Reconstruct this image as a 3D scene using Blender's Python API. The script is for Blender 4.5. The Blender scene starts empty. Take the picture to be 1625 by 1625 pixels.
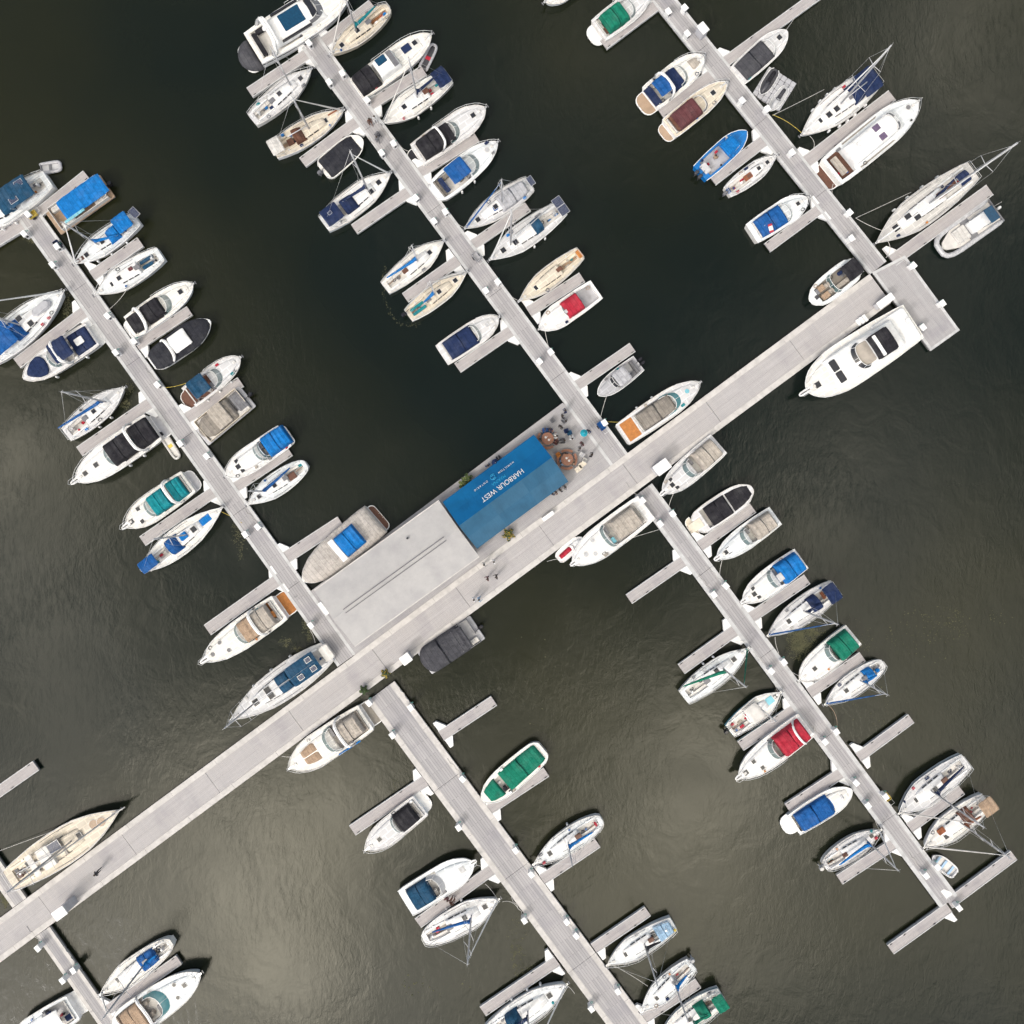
import bpy, math, random
from mathutils import Vector
sc = bpy.context.scene
COL = sc.collection
PI = math.pi
# ------------------------------------------------------------------ camera, world, sun, exposure
MPP = 0.07                       # metres per photo pixel on the water
CAMH = 100.0
NAD = (800.0, 785.0)             # point straight below the drone
def W(px, py, z=0.0):
    nx, ny = (NAD[0]-812.5)*MPP, (812.5-NAD[1])*MPP
    x, y = (px-812.5)*MPP, (812.5-py)*MPP
    s = 1-z/CAMH
    return Vector((nx+(x-nx)*s, ny+(y-ny)*s, z))
cam = bpy.data.cameras.new('camera'); camo = bpy.data.objects.new('camera', cam); COL.objects.link(camo)
camo.location = ((NAD[0]-812.5)*MPP, (812.5-NAD[1])*MPP, CAMH)
cam.sensor_width = 36; cam.lens = 36*CAMH/(1625*MPP)
cam.shift_x = (812.5-NAD[0])/1625; cam.shift_y = -(812.5-NAD[1])/1625
cam.clip_start = 1; cam.clip_end = 6000
sc.camera = camo
SUN_EL = math.radians(42); SUN_H = Vector((-.61, -.79, 0)).normalized()
wd = bpy.data.worlds.new('World'); sc.world = wd; wd.use_nodes = True
nt = wd.node_tree; nt.nodes.clear(); N = nt.nodes; LK = nt.links
wo = N.new('ShaderNodeOutputWorld'); bg = N.new('ShaderNodeBackground'); LK.new(bg.outputs[0], wo.inputs[0])
sky = N.new('ShaderNodeTexSky'); sky.sky_type = 'NISHITA'; sky.sun_disc = False
sky.sun_elevation = SUN_EL; sky.sun_rotation = math.atan2(SUN_H.x, SUN_H.y)
bg.inputs['Strength'].default_value = 0.1
tc = N.new('ShaderNodeTexCoord'); sep = N.new('ShaderNodeSeparateXYZ'); LK.new(tc.outputs['Generated'], sep.inputs[0])
def mth(op, a, b=None, c=None, tree=None):
    n = (tree or nt).nodes.new('ShaderNodeMath'); n.operation = op
    for i, v in enumerate((a, b, c)):
        if v is None: continue
        if isinstance(v, (int, float)): n.inputs[i].default_value = v
        else: (tree or nt).links.new(v, n.inputs[i])
    return n.outputs[0]
zc = mth('MAXIMUM', sep.outputs[2], 0.12)
qx = mth('DIVIDE', sep.outputs[0], zc); qy = mth('DIVIDE', sep.outputs[1], zc)
cmb = N.new('ShaderNodeCombineXYZ'); LK.new(qx, cmb.inputs[0]); LK.new(qy, cmb.inputs[1])
cn = N.new('ShaderNodeTexNoise'); cn.inputs['Scale'].default_value = 4.5; cn.inputs['Detail'].default_value = 6; cn.inputs['Roughness'].default_value = .55
cn.inputs['Distortion'].default_value = .5; LK.new(cmb.outputs[0], cn.inputs['Vector'])
# soft banks of cloud overhead (sky plane coordinates = tangent of the zenith angle)
def bank(px, py, r, amp):
    cx, cy = (px-NAD[0])*MPP/CAMH, (NAD[1]-py)*MPP/CAMH; r = r*MPP/CAMH
    dx = mth('SUBTRACT', qx, cx); dy = mth('SUBTRACT', qy, cy)
    d2 = mth('ADD', mth('MULTIPLY', dx, dx), mth('MULTIPLY', dy, dy))
    return mth('MULTIPLY', mth('EXPONENT', mth('DIVIDE', d2, -r*r)), amp)
acc = None
for b in [(410,1430,235,1.8),(660,1560,240,.8),(1090,1240,115,3.2),(1360,860,130,.35),(1060,1480,170,1.1),(-20,740,200,.95),(520,1255,120,1.5),(1580,40,220,.85),(60,1620,240,.5),(860,420,60,.1),
          (960,90,120,.35),(720,330,110,.14),(1420,760,260,.28),(1450,1200,330,.5),(-300,1900,800,.35),(100,1120,260,.6),(1380,480,160,.1),(1500,1500,300,.3),(620,40,80,.1)]:
    o = bank(*b); acc = o if acc is None else mth('ADD', acc, o)
mod = N.new('ShaderNodeMapRange'); LK.new(cn.outputs['Fac'], mod.inputs[0])
mod.inputs[1].default_value = .3; mod.inputs[2].default_value = .72; mod.inputs[3].default_value = .3; mod.inputs[4].default_value = 1.5
cloud = mth('MULTIPLY', mth('ADD', acc, .035), mod.outputs[0])
cmx = N.new('ShaderNodeMix'); cmx.data_type = 'RGBA'; cmx.blend_type = 'ADD'; cmx.inputs[0].default_value = 1
csc = N.new('ShaderNodeVectorMath'); csc.operation = 'SCALE'; csc.inputs[0].default_value = (52, 47, 37); LK.new(cloud, csc.inputs['Scale'])
LK.new(sky.outputs[0], cmx.inputs[6]); LK.new(csc.outputs[0], cmx.inputs[7]); LK.new(cmx.outputs[2], bg.inputs['Color'])
sl = bpy.data.lights.new('sun', 'SUN'); sl.energy = 1.5; sl.angle = math.radians(10); sl.color = (1, .955, .92)
so = bpy.data.objects.new('sun', sl); COL.objects.link(so); so.location = (0, 0, 60)
d = Vector((-SUN_H.x*math.cos(SUN_EL), -SUN_H.y*math.cos(SUN_EL), -math.sin(SUN_EL)))
so.rotation_euler = d.to_track_quat('-Z', 'Y').to_euler()
sc.view_settings.view_transform = 'Standard'; sc.view_settings.look = 'None'; sc.view_settings.gamma = 1; sc.view_settings.exposure = 0.13

# ------------------------------------------------------------------ materials
COLORS = dict(logo=(.03,.33,.62), turq=(.02,.32,.42), white=(.78,.77,.77), deck=(.64,.635,.65), cream=(.66,.59,.49), navy=(.007,.02,.075), slate=(.018,.019,.027), tealglass=(.07,.24,.27), blue=(.004,.085,.30), bblue=(.0,.155,.48), teal=(.0,.21,.25),
  dteal=(.006,.055,.12), green=(.0,.16,.10), red=(.40,.018,.04), wwhite=(.77,.75,.72), cwhite=(.72,.745,.77), shrink=(.46,.425,.40), tablewood=(.36,.17,.11), maroon=(.11,.035,.04), black=(.014,.013,.018), charcoal=(.055,.055,.065),
  grey=(.17,.17,.185), lgrey=(.42,.42,.45), silver=(.5,.5,.52), beige=(.42,.375,.33), taupe=(.24,.215,.19), tan=(.38,.27,.19), teak=(.30,.13,.055), orange=(.50,.19,.045),
  brown=(.13,.055,.035), dark=(.02,.022,.03), purple=(.12,.08,.16), skyblue=(.3,.45,.62), lblue=(.2,.5,.6), yellow=(.6,.45,.08), pink=(.6,.2,.25), skin=(.45,.24,.16),
  rust=(.27,.09,.04), mint=(.2,.5,.42), rub=(.03,.03,.035), offwhite=(.6,.58,.56), hairc=(.04,.025,.015))
MATS = {}
def nmix(t, a, b, fac):
    n = t.nodes.new('ShaderNodeMix'); n.data_type = 'RGBA'
    for i, v in ((6, a), (7, b)):
        if isinstance(v, tuple): n.inputs[i].default_value = (*v[:3], 1)
        else: t.links.new(v, n.inputs[i])
    if isinstance(fac, (int, float)): n.inputs[0].default_value = fac
    else: t.links.new(fac, n.inputs[0])
    return n.outputs[2]
def noise(t, vec, scale, detail=4, rough=.55, dist=0):
    n = t.nodes.new('ShaderNodeTexNoise'); n.inputs['Scale'].default_value = scale; n.inputs['Detail'].default_value = detail
    n.inputs['Roughness'].default_value = rough; n.inputs['Distortion'].default_value = dist; t.links.new(vec, n.inputs['Vector']); return n.outputs['Fac']
def ramp(t, fac, a, b, lo=0.0, hi=1.0):
    n = t.nodes.new('ShaderNodeMapRange'); t.links.new(fac, n.inputs[0])
    n.inputs[1].default_value = a; n.inputs[2].default_value = b; n.inputs[3].default_value = lo; n.inputs[4].default_value = hi; return n.outputs[0]
def coords(t, kind='Object', scale=None):
    c = t.nodes.new('ShaderNodeTexCoord'); o = c.outputs[kind]
    if scale:
        m = t.nodes.new('ShaderNodeMapping'); m.inputs['Scale'].default_value = scale; t.links.new(o, m.inputs[0]); o = m.outputs[0]
    return o
def bump(t, p, h, strength, dist):
    b = t.nodes.new('ShaderNodeBump'); b.inputs['Strength'].default_value = strength; b.inputs['Distance'].default_value = dist
    t.links.new(h, b.inputs['Height']); t.links.new(b.outputs[0], p.inputs['Normal'])
def base(name):
    m = bpy.data.materials.new(name); m.use_nodes = True
    return m, m.node_tree, m.node_tree.nodes['Principled BSDF']
def M(key):
    """'gel:white', 'cv:navy', 'glass', 'steel', ..."""
    if key in MATS: return MATS[key]
    fam, _, cn_ = key.partition(':'); c = COLORS.get(cn_, (.5,.5,.5))
    m, t, p = base(key.replace(':', '_'))
    dk = tuple(v*.72 for v in c); lt = tuple(min(.85, v*1.12) for v in c)
    if fam == 'gel':                                     # moulded hulls, decks, cabins: clean with scuffs, streaks and nonskid
        v = coords(t); n1 = noise(t, v, 1.3, 5, .6); n2 = noise(t, v, 9, 3, .6)
        col = nmix(t, lt, tuple(v*.86 for v in c), ramp(t, n1, .4, .7)); col = nmix(t, col, tuple(v*.7 for v in c), ramp(t, n2, .6, .8, 0, .5))
        t.links.new(col, p.inputs['Base Color']); p.inputs['Roughness'].default_value = .42
        bump(t, p, noise(t, v, 30, 2), .15, .01)
    elif fam == 'deck':                                  # moulded deck: nonskid panels between smooth margins
        v = coords(t); n1 = noise(t, v, 1.1, 5, .65); n2 = noise(t, v, 8, 3, .6); b = t.nodes.new('ShaderNodeTexBrick'); b.offset = .5; b.inputs['Scale'].default_value = 1
        b.inputs['Brick Width'].default_value = 1.15; b.inputs['Row Height'].default_value = .62; b.inputs['Mortar Size'].default_value = .055; b.inputs['Mortar Smooth'].default_value = .1
        b.inputs['Color1'].default_value = (*[x*.89 for x in c], 1); b.inputs['Color2'].default_value = (*[x*.94 for x in c], 1); b.inputs['Mortar'].default_value = (*lt, 1); t.links.new(v, b.inputs[0])
        col = nmix(t, b.outputs[0], tuple(x*.76 for x in c), ramp(t, n1, .48, .78, 0, .5)); col = nmix(t, col, tuple(x*.6 for x in c), ramp(t, n2, .62, .8, 0, .6))
        t.links.new(col, p.inputs['Base Color']); p.inputs['Roughness'].default_value = .6; bump(t, p, noise(t, v, 40, 2), .3, .01)
    elif fam == 'cv':                                    # canvas with soft wrinkles and sun bleaching
        v = coords(t); v2 = coords(t, scale=(1, 2.6, 1)); w = noise(t, v2, 1.6, 4, .6, .8); f = noise(t, v, 2.2, 5, .65)
        col = nmix(t, dk, tuple(v*1.25+.01 for v in c), ramp(t, f, .3, .72)); t.links.new(col, p.inputs['Base Color'])
        p.inputs['Roughness'].default_value = .85; p.inputs['Specular IOR Level'].default_value = .25
        sw = t.nodes.new('ShaderNodeTexWave'); sw.bands_direction = 'X'; sw.inputs['Scale'].default_value = .62; sw.inputs['Distortion'].default_value = .6; sw.inputs['Detail Scale'].default_value = .5; t.links.new(v, sw.inputs[0])
        g2 = noise(t, v, .8, 3, .5); col = nmix(t, col, tuple(x*.8+.07 for x in c), ramp(t, g2, .45, .75, 0, .45)); col = nmix(t, col, tuple(x*.45 for x in c), ramp(t, sw.outputs['Fac'], .035, .0, 0, .7)); t.links.new(col, p.inputs['Base Color'])
        bump(t, p, w, .7, .16)
    elif fam == 'teak':
        v = coords(t); wv = t.nodes.new('ShaderNodeTexWave'); wv.bands_direction = 'Y'; wv.inputs['Scale'].default_value = 5.0; wv.inputs['Distortion'].default_value = .2
        t.links.new(v, wv.inputs[0]); f = noise(t, v, 2.5, 5, .6)
        col = nmix(t, dk, lt, ramp(t, f, .3, .7)); col = nmix(t, col, tuple(v*.35 for v in c), ramp(t, wv.outputs['Fac'], .04, .0)); t.links.new(col, p.inputs['Base Color'])
        p.inputs['Roughness'].default_value = .7
    elif fam == 'glass':
        c = (.05,.12,.13) if not cn_ else COLORS[cn_]
        p.inputs['Base Color'].default_value = (*c, 1); p.inputs['Roughness'].default_value = .08; p.inputs['IOR'].default_value = 1.5
        p.inputs['Alpha'].default_value = .62 if not cn_ else .9
    elif fam == 'steel':
        p.inputs['Base Color'].default_value = (.72,.72,.73,1); p.inputs['Metallic'].default_value = .55; p.inputs['Roughness'].default_value = .35
    elif fam == 'solar':
        v = coords(t); b = t.nodes.new('ShaderNodeTexBrick'); b.offset = 0; b.inputs['Scale'].default_value = 5; b.inputs['Mortar Size'].default_value = .02
        b.inputs['Color1'].default_value = (.012,.02,.06,1); b.inputs['Color2'].default_value = (.018,.03,.08,1); b.inputs['Mortar'].default_value = (.35,.36,.4,1)
        b.inputs['Brick Width'].default_value = .5; b.inputs['Row Height'].default_value = .5; t.links.new(v, b.inputs[0]); t.links.new(b.outputs[0], p.inputs['Base Color'])
        p.inputs['Roughness'].default_value = .2
    else:                                                # plain paint, plastic, cloth, rope
        v = coords(t); f = noise(t, v, 4, 4, .6); t.links.new(nmix(t, dk, lt, ramp(t, f, .3, .7)), p.inputs['Base Color'])
        p.inputs['Roughness'].default_value = .6 if fam != 'gloss' else .25
    MATS[key] = m; return m

def mat_dock(key, c1, c2, lw=False):
    """composite boards laid across the dock; local x runs along the dock"""
    m, t, p = base(key); v = coords(t)
    b = t.nodes.new('ShaderNodeTexBrick'); b.offset = .0; b.inputs['Scale'].default_value = 1
    b.inputs['Brick Width'].default_value = .145; b.inputs['Row Height'].default_value = 3.0; b.inputs['Mortar Size'].default_value = .006; b.inputs['Bias'].default_value = .0
    if lw: b.inputs['Brick Width'].default_value = 3.6; b.inputs['Row Height'].default_value = .28; b.offset = .5; b.inputs['Mortar Size'].default_value = .012; c1 = tuple(x*.88 for x in c1); c2 = tuple(x*1.07 for x in c2)
    b.inputs['Color1'].default_value = (*c1, 1); b.inputs['Color2'].default_value = (*c2, 1); b.inputs['Mortar'].default_value = tuple(x*.4 for x in c1)+(1,)
    t.links.new(v, b.inputs[0])
    big = noise(t, coords(t, scale=(1, .45, 1)), .42, 4, .55); fine = noise(t, v, 3.5, 6, .7); st = noise(t, coords(t, scale=(.25, 3.2, 1)), 1.1, 4, .6)
    col = nmix(t, b.outputs[0], tuple(x*.60 for x in c2[:2])+(c2[2]*.66,), ramp(t, big, .5, .7, 0, .42))
    col = nmix(t, col, tuple(min(.8, x*1.25) for x in c1), ramp(t, st, .5, .75, 0, .5))
    col = nmix(t, col, tuple(x*.55 for x in c1), ramp(t, fine, .6, .84, 0, .4))
    t.links.new(col, p.inputs['Base Color']); p.inputs['Roughness'].default_value = .8; p.inputs['Specular IOR Level'].default_value = .3
    bump(t, p, b.outputs['Fac'], .3, .01)
    MATS[key] = m
mat_dock('dock_boards', (.365,.355,.365), (.39,.375,.385))
mat_dock('dock_boards_long', (.36,.35,.362), (.385,.37,.38), True)
mat_dock('dock_boards_light', (.405,.388,.395), (.43,.408,.41))
mat_dock('finger_boards', (.385,.362,.366), (.415,.388,.39))
def mat_conc(key, c):
    m, t, p = base(key); v = coords(t); f = noise(t, v, 1.2, 6, .65); g = noise(t, v, 14, 4, .7)
    col = nmix(t, c, tuple(x*.72 for x in c), ramp(t, f, .4, .72)); col = nmix(t, col, tuple(x*.5 for x in c), ramp(t, g, .62, .8, 0, .5)); t.links.new(col, p.inputs['Base Color'])
    p.inputs['Roughness'].default_value = .85; bump(t, p, g, .25, .01); MATS[key] = m
mat_conc('kerb', (.58,.555,.54)); mat_conc('kerb_cool', (.55,.55,.56)); mat_conc('float_side', (.12,.12,.12))
def mat_roof():
    m, t, p = base('roof_gravel'); v = coords(t); f = noise(t, v, .5, 5, .6); g = noise(t, v, 7, 5, .8); vo = t.nodes.new('ShaderNodeTexVoronoi'); vo.inputs['Scale'].default_value = 3.2; t.links.new(v, vo.inputs[0])
    col = nmix(t, (.44,.43,.43), (.36,.35,.36), ramp(t, f, .35, .7)); col = nmix(t, col, (.22,.21,.21), ramp(t, g, .58, .78, 0, .7))
    col = nmix(t, col, (.6,.58,.57), ramp(t, vo.outputs['Distance'], .12, .03, 0, .5)); t.links.new(col, p.inputs['Base Color']); p.inputs['Roughness'].default_value = .95
    bump(t, p, g, .5, .03); MATS['roof'] = m
mat_roof()
def mat_marquee():
    for k, c in (('marquee_blue', (.0,.10,.27)), ('marquee_blue_pale', (.001,.11,.285)), ('marquee_blue_sheen', (.03,.11,.20)), ('marquee_blue_sheen_pale', (.038,.12,.21))):  # last two: same canvas, greyer, with the lower slope's sheen painted in
        m, t, p = base(k); v = coords(t); f = noise(t, v, .5, 5, .6, .4); w = noise(t, coords(t, scale=(2.5,.6,1)), 1.1, 4, .6)
        col = nmix(t, c, tuple(x*.8 for x in c), ramp(t, f, .4, .65)); t.links.new(col, p.inputs['Base Color']); p.inputs['Roughness'].default_value = .5; p.inputs['Specular IOR Level'].default_value = .3
        bump(t, p, w, .3, .12); MATS[k] = m
mat_marquee()
def mat_water():
    m, t, p = base('harbour_water'); v = coords(t)
    t.links.new(nmix(t, (.0042,.008,.0062), (.017,.0175,.0065), ramp(t, noise(t, v, .014, 4, .5), .42, .7)), p.inputs['Base Color'])
    p.inputs['Roughness'].default_value = .2; p.inputs['IOR'].default_value = 1.34
    rot = t.nodes.new('ShaderNodeMapping'); rot.inputs['Rotation'].default_value = (0, 0, .55); rot.inputs['Scale'].default_value = (1, .42, 1); t.links.new(v, rot.inputs[0])
    a = noise(t, rot.outputs[0], 1.7, 5, .6, 1.2); b = noise(t, v, .35, 3, .5, .6); patch = noise(t, v, .05, 3, .5, 1.5)
    h = mth('ADD', mth('MULTIPLY', mth('MULTIPLY', a, ramp(t, patch, .38, .66, .15, 1.0), tree=t), .55, tree=t), mth('MULTIPLY', b, .7, tree=t), tree=t)
    bump(t, p, h, .40, .12)
    t.links.new(ramp(t, noise(t, v, .035, 3, .5, 1.0), .4, .62, .12, .22), p.inputs['Roughness']); MATS['water'] = m
mat_water()
def mat_algae():
    m, t, p = base('algae_leaf'); v = coords(t); f = noise(t, v, 1.2, 4, .7)
    t.links.new(nmix(t, (.028,.032,.014), (.10,.095,.045), ramp(t, f, .35, .7)), p.inputs['Base Color']); p.inputs['Roughness'].default_value = .8; MATS['algae'] = m
mat_algae()
def mm(k): return MATS[k] if k in MATS else M(k)

# ------------------------------------------------------------------ mesh helpers
class MB:
    def __init__(s): s.v = []; s.f = []; s.m = []; s.sm = []
    def add(s, vs, fs, mi=0, smooth=False):
        o = len(s.v); s.v += [tuple(a) for a in vs]
        for f in fs: s.f.append([o+i for i in f]); s.m.append(mi); s.sm.append(smooth)
    def box(s, x0, x1, y0, y1, z0, z1, mi=0, bev=0.0):
        b = min(bev, (x1-x0)*.45, (y1-y0)*.45, (z1-z0)*.9)
        if b <= 0:
            vs = [(x, y, z) for z in (z0, z1) for x, y in ((x0,y0),(x1,y0),(x1,y1),(x0,y1))]
            s.add(vs, [(3,2,1,0),(4,5,6,7),(0,1,5,4),(1,2,6,5),(2,3,7,6),(3,0,4,7)], mi)
        else:
            s.prism([(x0+b,y0),(x1-b,y0),(x1,y0+b),(x1,y1-b),(x1-b,y1),(x0+b,y1),(x0,y1-b),(x0,y0+b)], z0, z1, mi, b*.6)
    def prism(s, poly, z0, z1, mi=0, bev=0.0, mtop=None):
        n = len(poly); cx = sum(p[0] for p in poly)/n; cy = sum(p[1] for p in poly)/n
        rings = [(poly, z0)]
        if bev > 0:
            R = max(math.hypot(p[0]-cx, p[1]-cy) for p in poly); k = max(.0, 1-bev/R*1.2)
            rings += [(poly, z1-bev), ([(cx+(p[0]-cx)*k, cy+(p[1]-cy)*k) for p in poly], z1)]
        else: rings += [(poly, z1)]
        vs = [(x, y, z) for r, z in rings for x, y in r]; fs = [tuple(range(n-1, -1, -1))]
        for k in range(len(rings)-1):
            for i in range(n): j = (i+1) % n; fs.append((k*n+i, k*n+j, (k+1)*n+j, (k+1)*n+i))
        s.add(vs, fs, mi); s.add(vs[-n:], [tuple(range(n))], mi if mtop is None else mtop)
    def tube(s, pts, r, n=6, mi=0, sx=1.0):
        P = [Vector(p) for p in pts]; k = len(P); rr = r if isinstance(r, (list, tuple)) else [r]*k
        vs = []; fs = []
        for i, p in enumerate(P):
            t = (P[min(i+1, k-1)]-P[max(i-1, 0)]); t = t.normalized() if t.length > 1e-6 else Vector((0,0,1))
            a = Vector((0,0,1)) if abs(t.z) < .9 else Vector((1,0,0)); u = t.cross(a).normalized(); w = u.cross(t)
            for j in range(n):
                q = 2*PI*j/n; vs.append(p+(u*math.cos(q)*sx+w*math.sin(q))*rr[i])
        for i in range(k-1):
            for j in range(n): j2 = (j+1) % n; fs.append((i*n+j, i*n+j2, (i+1)*n+j2, (i+1)*n+j))
        fs.append(tuple(range(n))[::-1]); fs.append(tuple(range((k-1)*n, k*n)))
        s.add(vs, fs, mi, True)
    def cyl(s, x, y, z0, z1, r, n=12, mi=0, r1=None):
        r1 = r if r1 is None else r1
        vs = [(x+math.cos(2*PI*i/n)*q, y+math.sin(2*PI*i/n)*q, z) for q, z in ((r, z0), (r1, z1)) for i in range(n)]
        s.add(vs, [(i, (i+1) % n, n+(i+1) % n, n+i) for i in range(n)], mi, True); s.add(vs[n:], [tuple(range(n))], mi)
    def grid(s, fn, us, vs_, mi=0, smooth=True, flip=False, skip=None):
        vv = [fn(u, v) for u in us for v in vs_]; nv = len(vs_); fs = []
        for i in range(len(us)-1):
            for j in range(nv-1):
                if skip and skip((us[i]+us[i+1])/2, (vs_[j]+vs_[j+1])/2): continue
                q = (i*nv+j, (i+1)*nv+j, (i+1)*nv+j+1, i*nv+j+1); fs.append(q[::-1] if flip else q)
        s.add(vv, fs, mi, smooth)
    def ball(s, x, y, z, r, rz=None, mi=0, n=8):
        rz = rz or r; us = [-PI/2+PI*i/n for i in range(n+1)]; vs_ = [2*PI*j/(2*n) for j in range(2*n+1)]
        s.grid(lambda u, v: (x+r*math.cos(u)*math.cos(v), y+r*math.cos(u)*math.sin(v), z+rz*math.sin(u)), us, vs_, mi, True, True)
    def build(s, name, mats, parent=None, loc=None, rz=0):
        if not s.v: return None
        me = bpy.data.meshes.new(name); me.from_pydata(s.v, [], s.f)
        for k in ([mats] if isinstance(mats, str) else mats): me.materials.append(mm(k))
        me.polygons.foreach_set('material_index', s.m); me.polygons.foreach_set('use_smooth', s.sm); me.update()
        o = bpy.data.objects.new(name, me); COL.objects.link(o)
        if parent is not None: o.parent = parent
        if loc is not None: o.location = loc
        o.rotation_euler.z = rz
        return o
LABELS = {}
def tag(o, label, cat, group=None):
    assert 4 <= len(label.split()) <= 16, label
    assert label not in LABELS, 'dup label '+label
    LABELS[label] = 1
    o['label'] = label; o['category'] = cat
    if group: o['group'] = group
    return o
def thing(name, label, cat, loc=(0,0,0), rz=0, group=None):
    o = bpy.data.objects.new(name, None); COL.objects.link(o); o.location = loc; o.rotation_euler.z = rz; o.empty_display_size = .3
    return tag(o, label, cat, group)
def dup(root, loc, rz, label, group=None):
    r = root.copy(); COL.objects.link(r); r.location = loc; r.rotation_euler = (0, 0, rz)
    for ch in list(root.children):
        c = ch.copy(); COL.objects.link(c); c.parent = r
        for g in list(ch.children):
            e = g.copy(); COL.objects.link(e); e.parent = c
    r['label'] = ''; tag(r, label, root['category'], group or root.get('group')); return r
def lerp(pts, t):
    if t <= pts[0][0]: return pts[0][1]
    for (a, x), (b, y) in zip(pts, pts[1:]):
        if t <= b:
            k = (t-a)/(b-a); k = k*k*(3-2*k)*.35+k*.65; return x+(y-x)*k
    return pts[-1][1]
ORD = ['first','second','third','fourth','fifth','sixth','seventh','eighth','ninth','tenth','eleventh','twelfth','thirteenth','fourteenth','fifteenth','sixteenth','seventeenth']

# ------------------------------------------------------------------ the setting: water
b = MB(); b.add([(-2500,-2500,0),(2500,-2500,0),(2500,2500,0),(-2500,2500,0)], [(0,1,2,3)]); o = b.build('water', 'water'); o['kind'] = 'structure'
b = MB(); b.box(-2500, 2500, -2500, 2500, -6, -5); o = b.build('harbour_bed', 'float_side'); o['kind'] = 'structure'

# ------------------------------------------------------------------ docks (local x along the dock from its near end)
def strip(name, label, cat, a, b_, wpx, ztop, mdeck, kerb=None, kw=.35, step=0, ends=True, group=None, skew=0, kz=.05):
    A = W(a[0], a[1], ztop); B = W(b_[0], b_[1], ztop); D = B-A; L = D.length; hw = wpx*MPP*(1-ztop/CAMH)/2; rz = math.atan2(D.y, D.x)
    r = thing(name, label, cat, (A.x, A.y, 0), rz, group)
    m = MB(); n = max(1, round(L/step)) if step else 1; iw = hw-(kw if kerb else 0)
    for i in range(n):
        x0 = L*i/n+(.018 if i else 0); x1 = L*(i+1)/n-(.018 if i < n-1 else 0); m.box(x0, x1, -iw, iw, ztop-.16, ztop)
    m.build('deck', mdeck, r)
    if kerb:
        for sgn in (-1, 1):
            k = MB(); nn = max(1, round(L/(step/2 if step else 4)))
            for i in range(nn): k.box(L*i/nn+.008, L*(i+1)/nn-.008, min(sgn*iw, sgn*hw), max(sgn*iw, sgn*hw), ztop-.3, ztop+kz, bev=.02)
            k.build('kerb', kerb, r)
    f = MB(); nf = max(1, round(L/3.2))
    for i in range(nf): f.box(L*i/nf+.12, L*(i+1)/nf-.12, -hw+.08, hw-.08, -.35, ztop-.17)
    f.build('float', 'float_side', r)
    return r, L, hw
MAIN = strip('main_pier', 'wide grey main pier running diagonally across the whole marina', 'pier', (-60, 1536.5), (1397, 457.5), 57, .60, 'dock_boards_light', 'kerb', .62, 12.0)
PIERS = {}
def pier(key, nm, a, b_, w, kerb, kw, step=11, mat='dock_boards_long'):
    PIERS[key] = (nm, a, b_); return strip('pier', 'grey floating '+nm+' lined with boat slips', 'pier', a, b_, w, .59, mat, kerb, kw, step, group='side piers', kz=.02)
pier('A', 'upper left pier', (42,337), (550,1048), 35, 'kerb_cool', .34)
pier('B', 'upper middle pier', (492,66), (983,730), 34, 'kerb_cool', .34)
pier('C', 'upper right pier', (1022,-40), (1394,425), 33, 'kerb_cool', .3)
pier('D', 'long right pier', (1021,777), (1506,1431), 34, 'kerb_cool', .42)
pier('E', 'wide lower pier', (604,1097), (1030,1672), 54, 'kerb', .62, 12)
pier('F', 'narrow bottom left pier', (68,1478), (196,1660), 26, 'kerb', .4)
pier('G', 'short cut off pier at the left edge', (-42,1330), (31,1433), 27, 'kerb', .4)
# T-head at the end of the main pier
def poly_deck(name, label, cat, pts, z, mat, thick=.18, kind=None, rot=.63):
    c = W(sum(p[0] for p in pts)/len(pts), sum(p[1] for p in pts)/len(pts), 0)
    cr, sr = math.cos(-rot), math.sin(-rot); pl = []
    for p in pts:
        q = W(p[0], p[1], z)-c; pl.append((q.x*cr-q.y*sr, q.x*sr+q.y*cr))
    if sum(pl[i][0]*pl[(i+1) % len(pl)][1]-pl[(i+1) % len(pl)][0]*pl[i][1] for i in range(len(pl))) < 0: pl = pl[::-1]
    r = thing(name, label, cat, (c.x, c.y, 0), rot)
    m = MB(); m.prism(pl, z-thick, z); m.build('deck', mat, r)
    m = MB(); m.prism([(x*.97, y*.97) for x, y in pl], -.4, z-thick-.01); m.build('float', 'float_side', r)
    return r, pl
th, pl = poly_deck('end_pier', 'broad rectangular pier head at the right end of the main pier', 'pier', [(1384,432),(1436,405),(1523,524),(1477,557)], .606, 'dock_boards', rot=-.90)
k = MB()
for i in (0, 1, 2, 3):
    a, b_ = Vector(pl[i]), Vector(pl[(i+1) % 4]); dd = (b_-a).normalized(); nn = Vector((-dd.y, dd.x))*.3; q = [a, b_, b_+nn, a+nn]
    if i in (1, 3): q = [a+dd*.31, b_-dd*.31, b_-dd*.31+nn, a+dd*.31+nn]
    k.prism([(v.x, v.y) for v in q], .607, .64)
k.build('kerb', 'kerb_cool', th)
po, _ = poly_deck('patio_deck', 'broad patio deck under the blue marquee and gravel roofed building', 'deck', [(893,639),(984,728),(562,1040.5),(493,938)], .595, 'dock_boards')

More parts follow.
